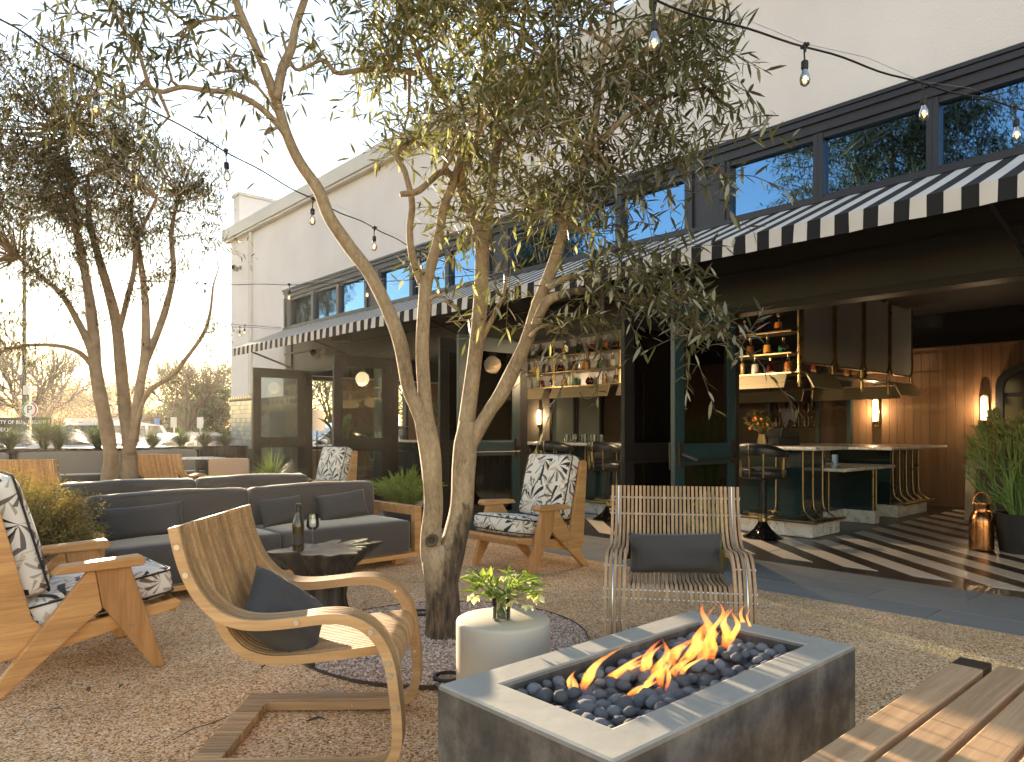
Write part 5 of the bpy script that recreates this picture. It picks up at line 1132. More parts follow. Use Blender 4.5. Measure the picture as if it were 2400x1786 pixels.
# ================================================================== OLIVE TREES
def polyline(pts, dd):
    """limb traced by (x, y, width) survey points with its distance running from dd[0] to dd[1]"""
    k = len(pts); out = []
    for i, p in enumerate(pts):
        d = dd[0]+(dd[1]-dd[0])*i/max(1, k-1); q = Q(p[0], p[1], d); w = p[2] if len(p) > 2 else None
        out.append((q.x, q.y, q.z, (w*1.0811*d/FPX/2) if w else None))
    # fill radii
    for i in range(k):
        if out[i][3] is None:
            prev = next((out[j][3] for j in range(i, -1, -1) if out[j][3] is not None), .01); out[i] = (*out[i][:3], prev*.85)
    return cr(out, 6)
def limb(mb, pts, dd, n=12, wob=.12):
    pl = polyline(pts, dd); mb.tube([p[:3] for p in pl], [max(.0025, p[3]) for p in pl], n, wob=wob); return [Vector(p[:3]) for p in pl]
def twigs(leafmb, twigmb, centre, rad, count, l_leaf, rr, anchors, nleaf=15, tl=(.28, .55), singles=None, branch=True):
    c = Vector(centre)
    if branch and anchors:
        a = min(anchors, key=lambda p: (p-c).length); 
        if (a-c).length > .05:
            m = (a+c)/2+Vector((rr.uniform(-.06, .06), rr.uniform(-.06, .06), -.04)); twigmb.tube([tuple(q) for q in (a, m, c)], [.009*l_leaf/.07, .007*l_leaf/.07, .004], 5)
    for _ in range(count):
        while True:
            u = Vector((rr.uniform(-1, 1), rr.uniform(-1, 1), rr.uniform(-1, 1)))
            if u.length <= 1: break
        p = c+Vector((u.x*rad[0], u.y*rad[1], u.z*rad[2]))
        d = (u*.7+Vector((rr.uniform(-1, 1), rr.uniform(-1, 1), rr.uniform(-.75, .65)))).normalized(); L_ = rr.uniform(*tl)
        sag = Vector((0, 0, -rr.uniform(.05, .35)))*L_; q = [p-d*L_*.45, p+sag*.15, p+d*L_*.55+sag]
        twigmb.tube([tuple(x) for x in q], [.0032, .0024, .0012], 4, cap=False)
        side = d.orthogonal().normalized()
        for i in range(nleaf):
            t = (i+.5)/nleaf; b = q[0].lerp(q[1], t*2) if t < .5 else q[1].lerp(q[2], t*2-1)
            rot = Matrix.Rotation(i*1.6+rr.uniform(-.5, .5), 3, d); s = rot @ side; ld = (d*rr.uniform(.35, 1)+s*rr.uniform(.6, 1)).normalized(); nn = (Vector((rr.uniform(-.4, .4), rr.uniform(-.4, .4), 1))).normalized()
            ll = l_leaf*rr.uniform(.65, 1.15)
            if singles is not None and rr.random() < singles[1] and len(singles[0]) < 300: singles[0].append((b, ld, nn, ll))
            else: leafmb.lance(b, ld, nn, ll, ll*rr.uniform(.16, .215))
RT = random.Random(77)
ot = thing('olive_tree', 'large multi stem olive tree growing from the round gravel bed, centre front', 'tree', TREEV); OT = -TREEV
mb = MB()
limb(mb, [(962, 1394, 96), (963, 1378, 80), (962, 1325, 70), (958, 1260, 76), (956, 1215, 84), (957, 1178, 62)], (4.31, 4.31), 24, .25)
obj('trunk', mb, BARK, ot, smooth=180, loc=OT)
limbs = MB(); A = []
def lm(pts, dd, n=12, wob=.1, k=None):
    k = k or (1 if n == 18 else .64 if n >= 12 else .85)
    A.extend(limb(limbs, [(p[0], p[1], p[2]*k) if len(p) > 2 else p for p in pts], dd, n, wob)[2:])
lm([(954, 1262, 60), (938, 1205, 54), (934, 1160, 46), (940, 1098, 41), (938, 1040, 42), (933, 985, 45), (924, 930, 46), (914, 900, 36)], (4.31, 4.26), 18, .14)
lm([(930, 950, 56), (905, 885, 52), (886, 840, 48), (868, 745, 47), (838, 665, 45), (800, 592, 44), (755, 532, 44), (715, 472, 42), (690, 412, 39), (650, 352, 37), (622, 292, 34), (600, 222, 33), (575, 152, 29), (545, 82, 25), (515, 10, 22), (495, -70, 17), (480, -160, 10)], (4.28, 4.0), 14)
lm([(622, 295, 20), (600, 268, 17), (562, 232, 15), (520, 208, 14), (490, 200, 13), (445, 196, 13), (400, 189, 12), (372, 194, 12), (352, 199, 12), (326, 188, 11), (312, 150, 10), (298, 105, 9), (272, 70, 8), (245, 25, 6)], (4.1, 3.7), 9)
lm([(600, 215, 24), (612, 150, 24), (632, 105, 22), (640, 60, 20), (660, 0, 17), (690, -90, 12)], (4.06, 4.3), 10)
lm([(565, 120, 14), (520, 45, 10), (490, 40, 8), (430, 48, 7), (380, 78, 6)], (4.05, 3.85), 7)
lm([(610, 260, 8), (560, 190, 7), (510, 155, 6), (450, 165, 5)], (4.1, 3.9), 6)
lm([(926, 925, 54), (920, 850, 46), (915, 750, 45), (921, 655, 44), (925, 610, 42), (950, 520, 33), (962, 450, 31), (985, 390, 29), (1000, 320, 26), (968, 220, 24), (910, 130, 20), (880, 30, 15), (860, -80, 10)], (4.28, 4.55), 14)
lm([(915, 612, 26), (895, 560, 20), (888, 500, 18), (893, 440, 17), (878, 375, 14), (860, 335, 12), (900, 300, 10)], (4.4, 4.35), 9)
lm([(985, 385, 22), (960, 372, 17), (930, 395, 16), (905, 415, 17), (868, 421, 14)], (4.45, 4.2), 9)
lm([(905, 160, 15), (840, 150, 14), (780, 152, 13), (730, 158, 12), (700, 130, 10), (640, 150, 9), (610, 70, 7)], (4.45, 4.2), 8)
lm([(964, 1262, 62), (976, 1205, 58), (990, 1150, 52), (1001, 1098, 50), (1007, 1010, 51), (1010, 960, 50), (1016, 915, 40)], (4.31, 4.33), 18, .14)
lm([(1006, 960, 60), (1016, 880, 54), (1026, 800, 51), (1038, 700, 51), (1044, 610, 48), (1040, 505, 44), (1012, 440, 38), (1000, 385, 32), (1030, 300, 27), (1060, 205, 23), (1052, 100, 18), (1045, -30, 13), (1040, -150, 8)], (4.33, 4.7), 14)
lm([(1043, 570, 36), (1056, 480, 38), (1068, 400, 31), (1082, 300, 26), (1110, 190, 22), (1130, 80, 16), (1150, -60, 10)], (4.5, 4.35), 12)
lm([(1010, 990, 44), (1034, 938, 50), (1062, 890, 46), (1092, 845, 50), (1140, 742, 46), (1168, 655, 45), (1195, 585, 42), (1216, 520, 38), (1240, 440, 34), (1266, 350, 29), (1288, 270, 25), (1302, 160, 22), (1322, 50, 16), (1335, -80, 10)], (4.33, 4.05), 14)
lm([(1160, 705, 26), (1185, 655, 26), (1222, 638, 21), (1260, 631, 19), (1330, 640, 17), (1400, 655, 14), (1462, 678, 12), (1520, 700, 9), (1570, 715, 6)], (4.12, 3.75), 9)
lm([(1188, 625, 18), (1225, 604, 16), (1268, 603, 15), (1290, 630, 12), (1340, 650, 8)], (4.12, 4.1), 8)
lm([(1150, 730, 12), (1172, 708, 10), (1205, 708, 8), (1250, 735, 7), (1300, 765, 5), (1312, 790, 4)], (4.15, 3.95), 6)
lm([(1310, 790, 4), (1296, 820, 3.5), (1292, 850, 3), (1272, 865, 2.5), (1256, 850, 2)], (3.95, 3.93), 5, 0)
lm([(1044, 735, 16), (1068, 690, 13), (1090, 640, 10), (1098, 600, 7)], (4.42, 4.3), 7)
lm([(1298, 200, 18), (1370, 130, 14), (1440, 80, 10), (1520, 40, 7)], (4.05, 4.2), 8)
lm([(1270, 340, 18), (1350, 260, 14), (1440, 210, 10), (1530, 190, 7)], (4.08, 3.9), 8)
lm([(1300, 150, 10), (1400, 230, 8), (1480, 320, 6), (1560, 370, 4)], (4.05, 3.7), 6)
lm([(922, 655, 14), (950, 640, 10), (975, 660, 7), (990, 672, 5)], (4.35, 4.2), 6)
obj('limb', limbs, BARK, ot, smooth=180, loc=OT)
# knot and bark scar
kp = Q(936, 1172, 4.21); kd = (Vector((0, 0, EYE))-kp).normalized(); kn = MB(); kx = kd.orthogonal().normalized(); ky = kd.cross(kx)
kn.tube([kp+(kx*math.cos(a)*.032+ky*math.sin(a)*.026) for a in [2*PI*i/18 for i in range(19)]], .012, 7, cap=False, wob=.4); kn.add([kp+(kx*math.cos(a)*.03+ky*math.sin(a)*.024)-kd*.006 for a in [2*PI*i/14 for i in range(14)]], [tuple(range(14))])
obj('pruning_knot', kn, BARKD, ot, smooth=60, loc=OT)
leaves, tw, single = MB(), MB(), []
def crown(lst, depth_r, ll, rr, leaves, tw, A, dens, s=None, nl=15, tl=(.28, .55)):
    for (x, y, rx, ry, d, *w) in lst:
        c = Q(x, y, d); sx, sy = rx*1.0811*d/FPX, ry*1.0811*d/FPX; k = w[0] if w else 1
        n = max(2, int(rx*ry/430*dens*k)); dr = min(depth_r, (sx+sy)*.75)
        # split an ellipse into local tufts so that gaps show
        m = max(1, n//7)
        for _ in range(m):
            while True:
                u = (rr.uniform(-1, 1), rr.uniform(-1, 1), rr.uniform(-1, 1))
                if u[0]**2+u[1]**2+u[2]**2 <= 1: break
            o = W(u[0]*sx, u[2]*dr, -u[1]*sy)
            twigs(leaves, tw, c+o, (.17*ll/.07*.9, .17*ll/.07*.9, .13*ll/.07*.9), n//m, ll, rr, A, nl, tl, s)
crown([(960, 110, 165, 150, 4.6), (1140, 90, 160, 130, 4.4), (1320, 90, 190, 130, 4.2), (1480, 110, 100, 115, 4.2, .65), (1075, 300, 165, 110, 4.35), (1235, 340, 140, 100, 4.2), (1410, 250, 140, 75, 4.0, .65), (1170, 415, 120, 75, 4.15), (910, 40, 90, 90, 4.5), (880, 240, 45, 80, 4.45), (1545, 175, 60, 70, 3.9, .7), (1545, 370, 55, 40, 3.75, .7), (1480, 310, 60, 60, 3.85, .6),
       (1000, 400, 90, 50, 4.4, .7), (1330, 420, 90, 50, 4.1, .5), (1350, 525, 55, 50, 4.05, .7), (1330, 605, 85, 40, 3.95, 1.1), (1440, 600, 100, 50, 3.85, 1.1), (1525, 640, 60, 45, 3.75, 1), (1500, 735, 28, 40, 3.78, .9), (1575, 690, 30, 35, 3.7, .7), (1240, 770, 45, 45, 3.95, .35), (1212, 710, 40, 26, 4.0, .5), (1290, 690, 40, 30, 3.95, .3), (1090, 610, 40, 50, 4.3, .6), (990, 490, 60, 50, 4.4, .7), (985, 670, 18, 18, 4.25, .8), (965, 600, 40, 40, 4.3, .4)],
      .75, .098, RT, leaves, tw, A, 2.15, (single, .02))
crown([(240, 60, 55, 75, 3.65, 1.3), (215, 150, 45, 55, 3.6, 1.1), (320, 40, 60, 50, 3.7, .8), (400, 70, 90, 50, 3.8, .55), (440, 140, 70, 40, 3.85, .8), (380, 125, 50, 35, 3.85, .7), (470, 195, 60, 30, 3.95, .45), (550, 175, 40, 50, 4.0, .5), (600, 250, 25, 40, 4.0, .35), (520, 30, 60, 45, 4.0, .5), (690, 60, 60, 70, 4.3, .6), (780, 90, 70, 80, 4.4, .65), (330, 215, 30, 20, 3.8, .4), (470, 100, 50, 40, 3.9, .5), (840, 180, 40, 60, 4.4, .5), (340, 260, 15, 20, 3.8, .2)],
      .4, .088, RT, leaves, tw, A, 1.3, (single, .018))
# crown above the picture
crown([(600, -140, 220, 120, 4.1, .5), (950, -150, 220, 120, 4.5, .6), (1250, -140, 220, 120, 4.2, .6), (300, -100, 120, 80, 3.7, .4)], 1.0, .075, RT, leaves, tw, A, 2.0)
obj('crown', leaves, OLIVE, ot, loc=OT, kind='stuff'); obj('twig', tw, BARK, ot, loc=OT, kind='stuff')
lf = MB(); lf.lance(Vector((0, 0, 0)), Vector((1, 0, 0)), Vector((0, 0, 1)), 1, .19); lfm = lf.mesh('leaf', OLIVE)
for b, ld, nn, ll in single:
    x = ld; z = (nn-x*nn.dot(x)).normalized(); y = z.cross(x); M = Matrix((x, y, z)).transposed().to_4x4()
    o = obj('leaf', lfm, None, ot, loc=b+OT); o.rotation_euler = M.to_euler(); o.scale = (ll,)*3
# second olive tree, behind the sofas
t2p = Q(258, 1045, 9.6); t2p.z = 0; t2 = thing('olive_tree', 'twin trunk olive tree behind the sofas with the low sun shining through it', 'tree', t2p); O2 = -t2p
lb2, tw2, lm2 = MB(), MB(), MB(); A2 = []; RU = random.Random(31)
def l2(pts, dd, n=9): A2.extend(limb(lm2, pts, dd, n, .1)[2:])
l2([(238, 1160, 40), (236, 1060, 36), (241, 990, 30), (232, 930, 28), (220, 870, 28), (208, 800, 26), (204, 740, 25), (195, 650, 20), (178, 560, 17), (160, 470, 14), (150, 380, 11), (140, 280, 7)], (9.6, 9.5))
l2([(210, 800, 18), (190, 740, 17), (165, 690, 14), (135, 640, 12), (90, 600, 9), (40, 560, 6)], (9.55, 9.2))
l2([(212, 815, 11), (180, 770, 11), (140, 752, 9), (90, 748, 8), (40, 752, 7), (-30, 775, 5)], (9.6, 9.2), 7)
l2([(280, 1160, 42), (281, 1050, 36), (280, 960, 30), (272, 890, 27), (263, 800, 25), (252, 700, 22), (235, 630, 19), (215, 560, 16), (195, 480, 13), (190, 380, 9)], (9.6, 9.75))
l2([(282, 985, 26), (292, 920, 22), (305, 830, 20), (315, 770, 20), (316, 690, 17), (312, 620, 14), (300, 540, 12), (280, 440, 9)], (9.6, 9.9))
l2([(312, 790, 17), (338, 730, 15), (362, 660, 14), (376, 590, 12), (372, 500, 10), (390, 420, 7)], (9.75, 10.1))
l2([(285, 975, 14), (300, 905, 11), (322, 850, 11), (372, 815, 10), (405, 775, 9), (440, 725, 8), (455, 680, 7), (462, 620, 5)], (9.6, 9.4), 7)
l2([(258, 720, 12), (275, 650, 12), (290, 590, 11), (298, 520, 9), (340, 430, 7)], (9.7, 9.3), 7)
obj('trunk', lm2, mat('far_olive_bark', (.21, .15, .095), (.33, .245, .155), 9, rough=.9, bump=.5, bscale=30), t2, smooth=180, loc=O2)
crown([(150, 210, 110, 90, 9.4), (60, 290, 90, 100, 9.2), (190, 370, 150, 120, 9.6), (330, 400, 105, 110, 9.8), (410, 460, 65, 80, 9.9, .8), (60, 470, 100, 110, 9.2), (240, 500, 120, 70, 9.6), (100, 600, 70, 60, 9.2, .8), (50, 720, 80, 40, 9.2, .7), (330, 570, 60, 50, 9.8, .8), (30, 180, 60, 80, 9.2, .7), (400, 350, 60, 60, 9.9, .7), (110, 120, 60, 40, 9.3, .6), (440, 560, 40, 40, 9.5, .5), (430, 700, 40, 30, 9.4, .5), (370, 820, 30, 20, 9.5, .4), (150, 660, 40, 40, 9.4, .5), (290, 300, 70, 70, 9.8), (100, 390, 90, 70, 9.3), (-60, 380, 100, 160, 9.3, .7), (-90, 600, 80, 120, 9.2, .6), (270, 640, 30, 40, 9.5, .4), (310, 760, 30, 40, 9.6, .3)],
      1.3, .10, RU, lb2, tw2, A2, 7.5, None, 15, (.4, .8))
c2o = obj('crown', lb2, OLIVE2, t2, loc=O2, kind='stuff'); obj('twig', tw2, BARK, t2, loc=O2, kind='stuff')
for (x, y, rz, lb) in ((-3.3, 6.3, 1.2, 'olive tree standing left of the view, mirrored in the right clerestory panes'), (-2.0, 30.5, 3.0, 'tall tree far left of the view, mirrored in the leftmost clerestory panes')):
    o = dup(t2, lb, (x, y, 0), rz); o.scale = (1.5, 1.5, 1.65) if y < 10 else (1.9, 1.9, 1.75)

# ================================================================== SHRUBS, FERN, GRASSES
def planter(t, lx, ly, h, z=0, m=None):
    mb = MB(); mb.box(-lx/2, lx/2, -ly/2, ly/2, .004, h); obj('planter_box', mb, m or TEAK, t, bevel=.006)
sh = thing('copper_tinged_shrub', 'bushy olive green shrub with coppery tips in a teak planter beside the front sofa', 'shrub', (.72, 5.75, .006))
planter(sh, .75, .6, .40); lv_, tw_ = MB(), MB(); RS = random.Random(14)
for i in range(620):
    a = RS.random()*6.28; e = math.asin(RS.random()**.8); k = .44+.2*RS.random(); tip = Vector((math.cos(a)*math.cos(e)*k*1.05, math.sin(a)*math.cos(e)*k, .42+math.sin(e)*k*.92)); b = Vector((tip.x*.25, tip.y*.25, .38)); m_ = (b+tip)/2+Vector((0, 0, .05)); tw_.tube([tuple(b), tuple(m_), tuple(tip)], [.003, .002, .001], 3, cap=False)
    for q in range(34):
        p = m_.lerp(tip, RS.random())+Vector((RS.gauss(0, .018), RS.gauss(0, .018), RS.gauss(0, .018))); lv_.leaf(p, Vector((RS.uniform(-1, 1), RS.uniform(-1, 1), RS.uniform(-.3, 1))), Vector((RS.uniform(-1, 1), RS.uniform(-1, 1), 1)), .022, .012)
obj('foliage', lv_, leafmat('coppery_leaf', (.14, .15, .04), (.24, .19, .075), (.22, .15, .06), trans=.35), sh, kind='stuff'); obj('twig', tw_, BARKD, sh, kind='stuff')
fn = thing('foxtail_fern', 'feathery bright green fern in a pot between the sofa arm and the olive tree', 'fern', (4.38, 6.55, .005))
obj('pot', MB().lathe([(.18, 0), (.25, .40), (.23, .40), (.22, .36), (.01, .35)], 24), POTB, fn, smooth=40); lv_ = MB(); RF = random.Random(2)
for i in range(120):
    a = RF.random()*6.28; l = RF.uniform(.34, .56); out = RF.uniform(.12, .95); p0 = Vector((0, 0, .36)); 
    pts = [p0+Vector((math.cos(a), math.sin(a), 0))*out*l*t+Vector((0, 0, 1))*(l*t*(1.05-.55*out*t)) for t in [q/8 for q in range(9)]]
    for q in range(8):
        d = (pts[q+1]-pts[q]); 
        for w in range(30):
            t = RF.random(); p = pts[q]+d*t; u = (q+t)/8; w_ = .05*math.sin(PI*min(1, .15+.85*u))+.006
            r = Vector((RF.uniform(-1, 1), RF.uniform(-1, 1), RF.uniform(-1, 1))).normalized(); lv_.leaf(p, (r+d.normalized()*.9), r, w_, .008)
FERN = leafmat('foxtail_leaf', (.17, .25, .035), (.24, .30, .07), (.27, .32, .06), trans=.5); obj('frond', lv_, FERN, fn, kind='stuff')
GRS = leafmat('sedge_blade', (.10, .16, .045), (.16, .21, .08), (.20, .24, .08), trans=.45)
GRSD = leafmat('planter_grass_blade', (.045, .075, .028), (.08, .11, .045), (.10, .115, .04), trans=.35)
def grass(mb, c, n, h, spread, rr, w=.006):
    for _ in range(n):
        a = rr.random()*6.28; hh = h*rr.uniform(.55, 1.1); o = rr.random()**.7*spread; k = 7; d = Vector((math.cos(a), math.sin(a), 0)); s = Vector((-d.y, d.x, 0)); b = len(mb.v); p0 = Vector(c)+d*rr.random()*.05
        for i in range(k+1):
            t = i/k; p = p0+d*o*t**1.6+Vector((0, 0, 1))*hh*(t-.42*t*t*(o/spread)*1.5); ww = w*(1-t)**.6+.0004; mb.v += [tuple(p-s*ww), tuple(p+s*ww)]
        for i in range(k): q = b+i*2; mb.f.append((q, q+1, q+3, q+2))
RG = random.Random(9)
p = Q(590, 1040, 9.7); og = thing('ornamental_sedge', 'arching bright green sedge clump in a teak planter behind the back sofa', 'grass plant', (p.x, p.y, .005)); planter(og, .9, .5, .46)
mb = MB(); grass(mb, (0, 0, .45), 330, .62, .62, RG, .0055); obj('blade', mb, GRS, og, kind='stuff')
p = Q(462, 1026, 9.3); bw = thing('succulent_bowl', 'small bowl of bushy green succulents on the planter ledge behind the back sofa', 'potted plant', (p.x, p.y, .60))
obj('bowl', MB().lathe([(.07, -.14), (.13, -.02), (.12, -.02), (.01, -.04)], 18), FABT, bw, smooth=50); mb = MB()
for i in range(700): a = RG.random()*6.28; r = .13*math.sqrt(RG.random()); b = Vector((r*math.cos(a), r*math.sin(a), -.02)); mb.leaf(b, Vector((math.cos(a)*r*4, math.sin(a)*r*4, 1)), Vector((RG.uniform(-1, 1), RG.uniform(-1, 1), 0)), RG.uniform(.05, .11), .012)
obj('foliage', mb, GRS, bw, kind='stuff')
tl = thing('console_table', 'narrow teak ledge table behind the back sofa carrying the succulent bowl', 'table', (p.x, p.y, .005)); mb = MB(); mb.box(-.35, .35, -.18, .18, .40, .455); obj('table_top', mb, TEAK, tl, bevel=.005)
for sx in (-.3, .3):
    for sy in (-.13, .13): mb = MB(); mb.box(sx-.02, sx+.02, sy-.02, sy+.02, 0, .399); obj('leg', mb, TEAK, tl)

# ================================================================== PLANTER WALL AND BANQUETTE
pw = thing('planter_wall', 'long dark slatted planter wall closing the patio toward the car park', 'planter wall', (0, 15.7, 0)); WX0, WX1 = -8.0, 6.33
mb = MB(); mb.box(WX0, WX1, .0, .55, -.2, .90); obj('wall_core', mb, BLACKP, pw)
mb = MB(); mb.box(WX0, WX1, -.035, .14, .901, .925); mb.box(WX0, WX1, .42, .59, .901, .925); obj('coping', mb, mat('dark_metal_coping', (.05, .048, .046), rough=.22, metal=.6), pw, bevel=.004)
mb = MB(); mb.box(WX0, WX1, .14, .42, .87, .905); obj('soil', mb, mat('planter_soil', (.04, .028, .02), rough=1), pw)
sm = MB(); sm.box(-.026, .026, -.03, -.001, .01, .898); sme = sm.mesh('wall_slat', mat('dark_stained_slat', (.030, .020, .017), (.045, .032, .027), 6, rough=.55, rnd=True))
x = WX1-.04
while x > -1.8: obj('wall_slat', sme, None, pw, loc=(x, 0, 0)); x -= .062
cps = [(40, 905), (130, 905), (180, 900), (225, 930), (300, 920), (372, 935), (420, 925), (470, 925)]
for i, (x, s, h) in enumerate(((2.02, .42, .50), (2.55, .5, .62), (2.78, .42, .56), (3.45, .45, .52), (4.45, .34, .40), (5.02, .36, .42), (5.5, .36, .42), (5.95, .34, .40), (4.05, .3, .36))):
    g = thing('planter_grass', f'tufted dark green grass on the planter wall, {ORD[sorted([2.02, 2.55, 2.78, 3.45, 4.45, 5.02, 5.5, 5.95, 4.05]).index(x)]} clump from the left', 'grass plant', (x, 15.98, .90), RG.random()*6, 'grass clumps along the planter wall')
    mb = MB(); grass(mb, (0, 0, 0), 380, h*1.2, s*1.75, RG, .007); obj('blade', mb, GRSD, g, kind='stuff')
bq = thing('banquette', 'long dark banquette bench with grey cushions along the planter wall', 'bench', (0, 15.2, 0))
mb = MB(); mb.box(-6, 5.3, -.35, .46, .01, .30); obj('bench_base', mb, mat('banquette_brown', (.05, .034, .026), (.07, .05, .038), 5, rough=.6), bq)
for q in range(6):
    a = 5.2-1.62*q
    if a < -5: break
    obj('back_cushion', MB().rbox(1.5, .16, .46, .05, (8, 3, 5), .015, sag=.006), FABL, bq, smooth=180, loc=(a-.77, .34, .63), rot=(-.12, 0, 0)); obj('seat_cushion', MB().rbox(1.5, .6, .14, .05, (8, 5, 3), .02), FAB, bq, smooth=180, loc=(a-.77, -.03, .375))
    mb = MB(); mb.box(a+.005, a+.06, .2, .46, .30, .86); obj('divider_post', mb, BLACKP, bq)
ct = thing('cafe_table', 'small pale topped pedestal table in front of the banquette, right of the slatted chair', 'table', (4.55, 13.6, .004))
mb = MB(); mb.box(-.38, .38, -.38, .38, .735, .76); obj('table_top', mb, MARBLE, ct, bevel=.005); obj('pedestal', MB().lathe([(.24, 0), (.24, .012), (.03, .03), (.03, .735)], 18), BLACKP, ct, smooth=40)
p = Q(497, 1005, 10.8); tc_ = thing('tan_lounge_chair', 'tan upholstered outdoor chair with thin black frame, its back to the camera', 'chair', (p.x, p.y, .004), -.55)
obj('backrest', MB().rbox(.58, .07, .30, .03, (6, 3, 4), .01, (0, 0, .68)), FABT, tc_, smooth=180); obj('seat', MB().rbox(.56, .55, .10, .04, (6, 6, 3), .01, (0, .3, .42)), FABT, tc_, smooth=180)
for s in (-1, 1): mb = MB(); mb.tube([(s*.31, -.02, 0), (s*.31, -.02, .80)], .012, 6); mb.tube([(s*.31, .55, 0), (s*.31, .55, .60), (s*.31, -.02, .60)], .012, 6); obj('side_frame', mb, BLACKP, tc_)
# ================================================================== CARS
CARW = mat('white_car_paint', (.52, .53, .55), rough=.12, coat=1); CARS = mat('silver_blue_car_paint', (.25, .28, .32), rough=.16, metal=.5, coat=1); CARK = mat('black_car_paint', (.012, .012, .013), rough=.1, coat=1)
CARGL, nt, N, L, p = _tree('car_window_glass'); p.inputs['Base Color'].default_value = (.015, .018, .02, 1); p.inputs['Roughness'].default_value = .03; p.inputs['IOR'].default_value = 1.7
TYRE = mat('tyre_rubber', (.015, .015, .015), rough=.85); RIM = mat('alloy_rim', (.55, .55, .56), rough=.25, metal=1); HEADL = mat('headlight', (.75, .77, .8), rough=.05, coat=1); TAILL = mat('tail_light', (.35, .01, .01), rough=.1, coat=1)
def car(name, label, loc, rz, L_, Wd, body, roof, belt, paint):
    """body: side outline of the lower shell, roof: outline of the glass house, both (x, z), nose at -x"""
    t = thing(name, label, 'car', loc, rz, 'cars parked beyond the planter wall'); hw = Wd/2
    def shell(o, ws, nm, m, sub=True):
        mb = MB(); k = len(o); secs = [(-hw, ws[0]), (-hw*.965, ws[1]), (0, 1), (hw*.965, ws[1]), (hw, ws[0])]
        cx_ = sum(p[0] for p in o)/k; cz = sum(p[1] for p in o)/k
        for y, s in secs:
            for x, z in o: mb.v.append((cx_+(x-cx_)*s, y, cz+(z-cz)*s))
        for i in range(4):
            for j in range(k): mb.f.append((i*k+j, i*k+(j+1) % k, (i+1)*k+(j+1) % k, (i+1)*k+j))
        mb.f.append(tuple(reversed(range(k)))); mb.f.append(tuple(4*k+j for j in range(k))); return obj(nm, mb, m, t, smooth=35)
    shell(body, (.93, .985), 'body', paint)
    # greenhouse: narrows toward the roof
    mb = MB(); k = len(roof); zr = max(z for x, z in roof)
    for s in (-1, 1):
        for x, z in roof: f = (z-belt)/(zr-belt); mb.v.append((x, s*hw*(.955-.16*f), z))
    mb.f += [tuple(range(k)), tuple(reversed(range(k, 2*k)))]+[(i, k+i, k+(i+1) % k, (i+1) % k) for i in range(k)]
    obj('cabin', mb, paint, t, smooth=35)
    A_, B_ = roof[0], roof[1]; Y_, Z_ = roof[-2], roof[-1]
    def at(a, b, q): return (a[0]+(b[0]-a[0])*q, a[1]+(b[1]-a[1])*q)
    def yy(z, o=.006): return hw*(.955-.16*(z-belt)/(zr-belt))+o
    def side(q0, q1, nm):
        x0, x1 = q0, q1
        for s in (-1, 1):
            z0, z1 = belt+.02, zr-.10
            def fx(x, z):   # keep inside the pillars
                f = (z-belt)/(zr-belt); lo = A_[0]+(B_[0]-A_[0])*f+.14; hi = Z_[0]+(Y_[0]-Z_[0])*f-.14; return max(lo, min(hi, x))
            pts = [(fx(x0, z0), z0), (fx(x1, z0), z0), (fx(x1, z1), z1), (fx(x0, z1), z1)]; mb = MB(); mb.v = [(x, s*yy(z), z) for x, z in pts]+[(x, s*(yy(z)-.012), z) for x, z in pts]; mb.f = [(0, 1, 2, 3), (0, 4, 5, 1), (1, 5, 6, 2), (2, 6, 7, 3), (3, 7, 4, 0)]; obj(nm, mb, CARGL, t)
    mid = (B_[0]+Y_[0])/2
    side(A_[0], mid-.25, 'side_window'); side(mid-.17, mid+.75, 'side_window'); side(mid+.83, Z_[0], 'side_window')
    for a, b, nm, o in ((A_, B_, 'windscreen', -1), (Z_, Y_, 'rear_window', 1)):
        p0, p1 = at(a, b, .08), at(a, b, .93); mb = MB(); mb.v = [(p0[0]+o*.012, -yy(p0[1], -.1), p0[1]+.01), (p0[0]+o*.012, yy(p0[1], -.1), p0[1]+.01), (p1[0]+o*.012, yy(p1[1], -.1), p1[1]+.012), (p1[0]+o*.012, -yy(p1[1], -.1), p1[1]+.012)]; mb.f = [(0, 1, 2, 3)]; obj(nm, mb, CARGL, t)
    xs_ = [p[0] for p in body]; x0, x1 = min(xs_), max(xs_)
    for x in (x0+.86, x1-.9):
        for s in (-1, 1):
            w = obj('wheel', MB().lathe([(.22, -.1), (.31, -.105), (.335, -.08), (.335, .08), (.31, .105), (.22, .1)], 28), TYRE, t, smooth=40, loc=(x, s*(hw-.1), .335), rot=(PI/2, 0, 0)); obj('rim', MB().lathe([(.05, -.112), (.22, -.10), (.225, .10), (.05, .112)], 20), RIM, w, smooth=40)
    for s in (-1, 1):
        obj('headlight', MB().rbox(.30, .34, .13, .05, (3, 3, 2)), HEADL, t, smooth=60, loc=(x0+.22, s*(hw-.26), belt-.28)); obj('tail_light', MB().rbox(.14, .24, .2, .04, (3, 3, 2)), TAILL, t, smooth=60, loc=(x1-.08, s*(hw-.18), belt-.16))
        obj('wing_mirror', MB().rbox(.12, .2, .14, .045, (3, 3, 2)), paint, t, smooth=60, loc=(A_[0]+.42, s*(hw+.08), belt+.10))
        for x in (mid-.35, mid+.62): mb = MB(); mb.bar((x-.1, s*(hw+.012), belt-.12), (x+.1, s*(hw+.012), belt-.12), .02, .03); obj('door_handle', mb, paint, t)
    return t
SED = ([(-2.25, .30), (-2.3, .55), (-2.2, .74), (-1.55, .90), (-.95, .96), (1.45, 1.0), (2.15, .98), (2.28, .75), (2.25, .32)], [(-1.05, .95), (-.25, 1.36), (.15, 1.43), (.75, 1.42), (1.1, 1.36), (1.95, .99)], .96)
